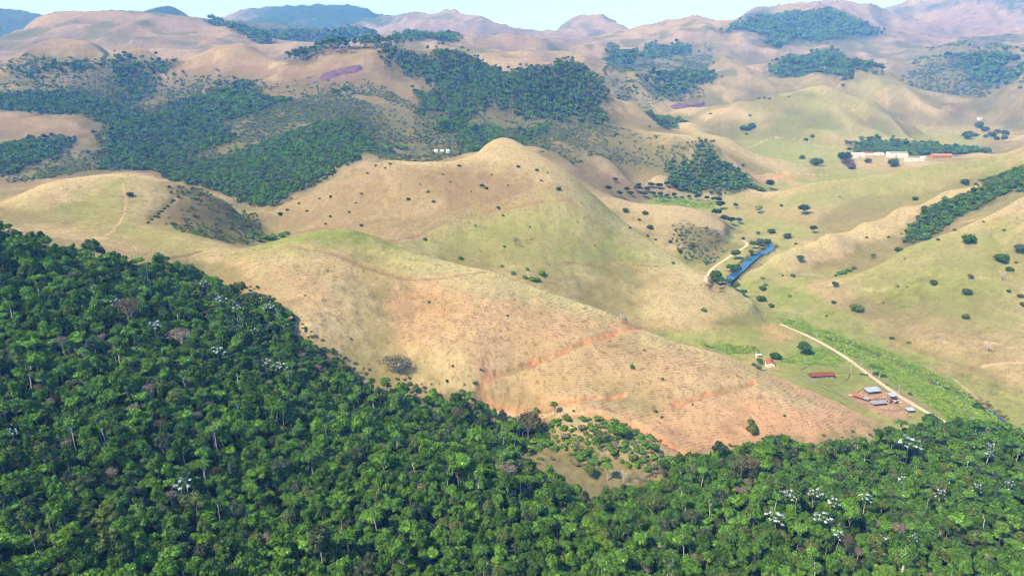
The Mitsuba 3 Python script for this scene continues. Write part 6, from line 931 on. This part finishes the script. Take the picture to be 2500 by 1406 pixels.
# cattle: one smooth body each
import manifold3d as m3
def cow_mesh():
    def ball(c, r): return m3.Manifold.sphere(r, 10).translate(c)
    def bone(a, ra, b, rb): return m3.Manifold.batch_hull([ball(a, ra), ball(b, rb)])
    bd = bone((-.75, 0, 1.02), .36, (.55, 0, 1.0), .38) + bone((.55, 0, 1.12), .30, (1.1, 0, 1.3), .17) + bone((1.1, 0, 1.32), .16, (1.45, 0, 1.12), .09)
    for s in (-1, 1):
        bd = bd + bone((.6, s * .22, .85), .15, (.62, s * .2, .42), .075) + bone((.62, s * .2, .42), .075, (.6, s * .2, .03), .06)
        bd = bd + bone((-.72, s * .22, .9), .19, (-.66, s * .22, .62), .10) + bone((-.66, s * .22, .62), .10, (-.86, s * .22, .42), .075) + bone((-.86, s * .22, .42), .075, (-.8, s * .22, .03), .06) + bone((1.12, s * .12, 1.4), .05, (1.08, s * .3, 1.42), .035)
    bd = bd + bone((-1.08, 0, 1.2), .04, (-1.16, 0, .55), .04)
    m = bd.refine_to_length(.16).to_mesh(); t = trimesh.Trimesh(m.vert_properties[:, :3], m.tri_verts); trimesh.smoothing.filter_taubin(t, iterations=6)
    return np.array(t.vertices), np.array(t.faces)
diffuse('black_hide', (.03, .027, .025)); diffuse('white_hide', (.62, .58, .52)); diffuse('brown_hide', (.16, .08, .045))
bs('spotted_hide', {'type': 'twosided', 'bsdf': {'type': 'diffuse', 'reflectance': mikit.proc(lambda p, n, uv: mikit.mix((.03, .028, .026), (.66, .62, .57), mikit.smoothstep(.47, .53, mikit.noise(p.x * 1.6, p.y * 1.6, p.z * 1.6))))}})
CM = cow_mesh(); rng = np.random.default_rng(5)
for hid, word, spots_ in (('black_hide', 'black cow standing in the crowded part of the cattle yard', [(297.2, 491.6), (299.4, 493.6), (300.6, 490.4), (303.0, 492.2)]), ('spotted_hide', 'black and white spotted cow in the cattle yard', [(298.3, 494.6), (295.4, 493.4), (301.8, 494.2), (304.4, 494.6), (296.0, 495.6)]),
        ('brown_hide', 'brown cow in the cattle yard', [(290.4, 495.0), (292.6, 496.6), (294.0, 494.6), (289.0, 497.6)]), ('white_hide', 'white cow beside the cattle yard', [(305.6, 492.2), (270.5, 503)]), ('black_hide', 'dark cow grazing by the road fence above the palms', [(297.0, 541.5), (299.2, 541.0), (302.0, 540.2)])):
    for a, b in spots_:
        k = key('cow'); put(k, moved(CM, a, b, at(a, b) + .0, rng.uniform(0, 6.28)), hid, True); tag(k, word, 'cow', word.split(' in ')[0].split(' standing')[0].split(' beside')[0].split(' grazing')[0] + 's')

# buildings in the far valley
W_ = lambda n, L, u=2.2: [(-L / 2 + L * (q + .5) / n, u, 1.6, 1.2, -1) for q in range(n)]
building('warehouse', 'white warehouse with brown-pink roof, left one in the far valley', 'warehouse', 822, 1690, 33, 20, 9, 2.6, math.radians(3), 'white_wall', 'pale_roof', W_(3, 33, 3), (4, 0, 4, 4, -1))
building('warehouse', 'white warehouse with grey ridge, right one in the far valley', 'warehouse', 915, 1685, 43, 20, 11, 2.2, math.radians(-2), 'white_wall', 'grey_sheet', W_(4, 43, 4), (-6, 0, 4, 4, -1))
building('warehouse', 'low long white building with red roof between the two warehouses', 'warehouse', 866, 1730, 24, 12, 5, 2.2, math.radians(2), 'white_wall', 'clay_tiles', W_(4, 24, 2))
building('warehouse', 'white annex with pink roof left of the right-hand warehouse', 'warehouse', 890, 1720, 20, 12, 5.5, 2.0, math.radians(2), 'white_wall', 'pale_roof', W_(3, 20, 2))
building('long_shed', 'long low white shed in front of the warehouses above the green crest', 'shed', 888, 1560, 40, 10, 4.5, 2.0, math.radians(-4), 'white_wall', 'pale_roof', W_(5, 40, 2))
building('brick_building', 'long orange clay building among the trees at the right of the warehouses', 'building', 1010, 1668, 46, 14, 7, 3, math.radians(0), 'brick', 'orange_clay', W_(6, 46, 2.5))
building('small_house', 'small white house between the warehouses and the orange building', 'house', 958, 1650, 9, 7, 5, 1.8, .1, 'white_wall', 'pale_roof', W_(2, 9, 2))
building('small_house', 'small pale house at the edge of the plantation', 'house', 1015, 1755, 10, 8, 4, 2, .2, 'white_wall', 'clay_tiles', W_(2, 10, 2))
building('ranch_house', 'tiny white house in the far right valley', 'house', 1540, 2372, 13, 9, 6, 2.5, .3, 'white_wall', 'pale_roof', W_(2, 13, 2))
for q, (a, b, lab) in enumerate(((-146.5, 1365, 'white hut, upper left of the five on the far slope'), (-134.8, 1366, 'white hut, upper middle of the five on the far slope'), (-123.6, 1366, 'white hut, upper right of the five on the far slope'), (-141, 1330, 'white hut, lower left of the five on the far slope'), (-128.5, 1318, 'white hut, lower right and smallest of the five on the far slope'))):
    building('hut', lab, 'hut', a, b, 6.4 if q < 3 else 5.6, 5, 3.4, 1.4, .15 * q, 'white_wall', 'white_sheet', [(-1.5, 1.3, .9, 1, -1)], (1.2, 0, 1, 2.1, -1))

# ---------------------------------------------------------------- air
scene['air'] = {'type': 'homogeneous', 'albedo': {'type': 'rgb', 'value': [.86, .95, .995]}, 'sigma_t': {'type': 'rgb', 'value': [AIR * .30, AIR * .74, AIR * 1.70]}}
top = max(EYE + 40, float(GZ.max()) + 60); bot = float(GZ.min()) - 8
scene['haze'] = {'type': 'cube', 'to_world': T().translate([0, 4750, (top + bot) / 2]).scale([9800, 5000, (top - bot) / 2]), 'bsdf': {'type': 'null'}, 'interior': {'type': 'ref', 'id': 'air'}}
labels['haze'] = {'label': 'thin blue haze filling the valley air', 'kind': 'stuff'}
print('trees', nf, ns, 'entries', len(scene), 'mesh', len(V), 'far inst', sum(1 for k in scene if '__' in k))
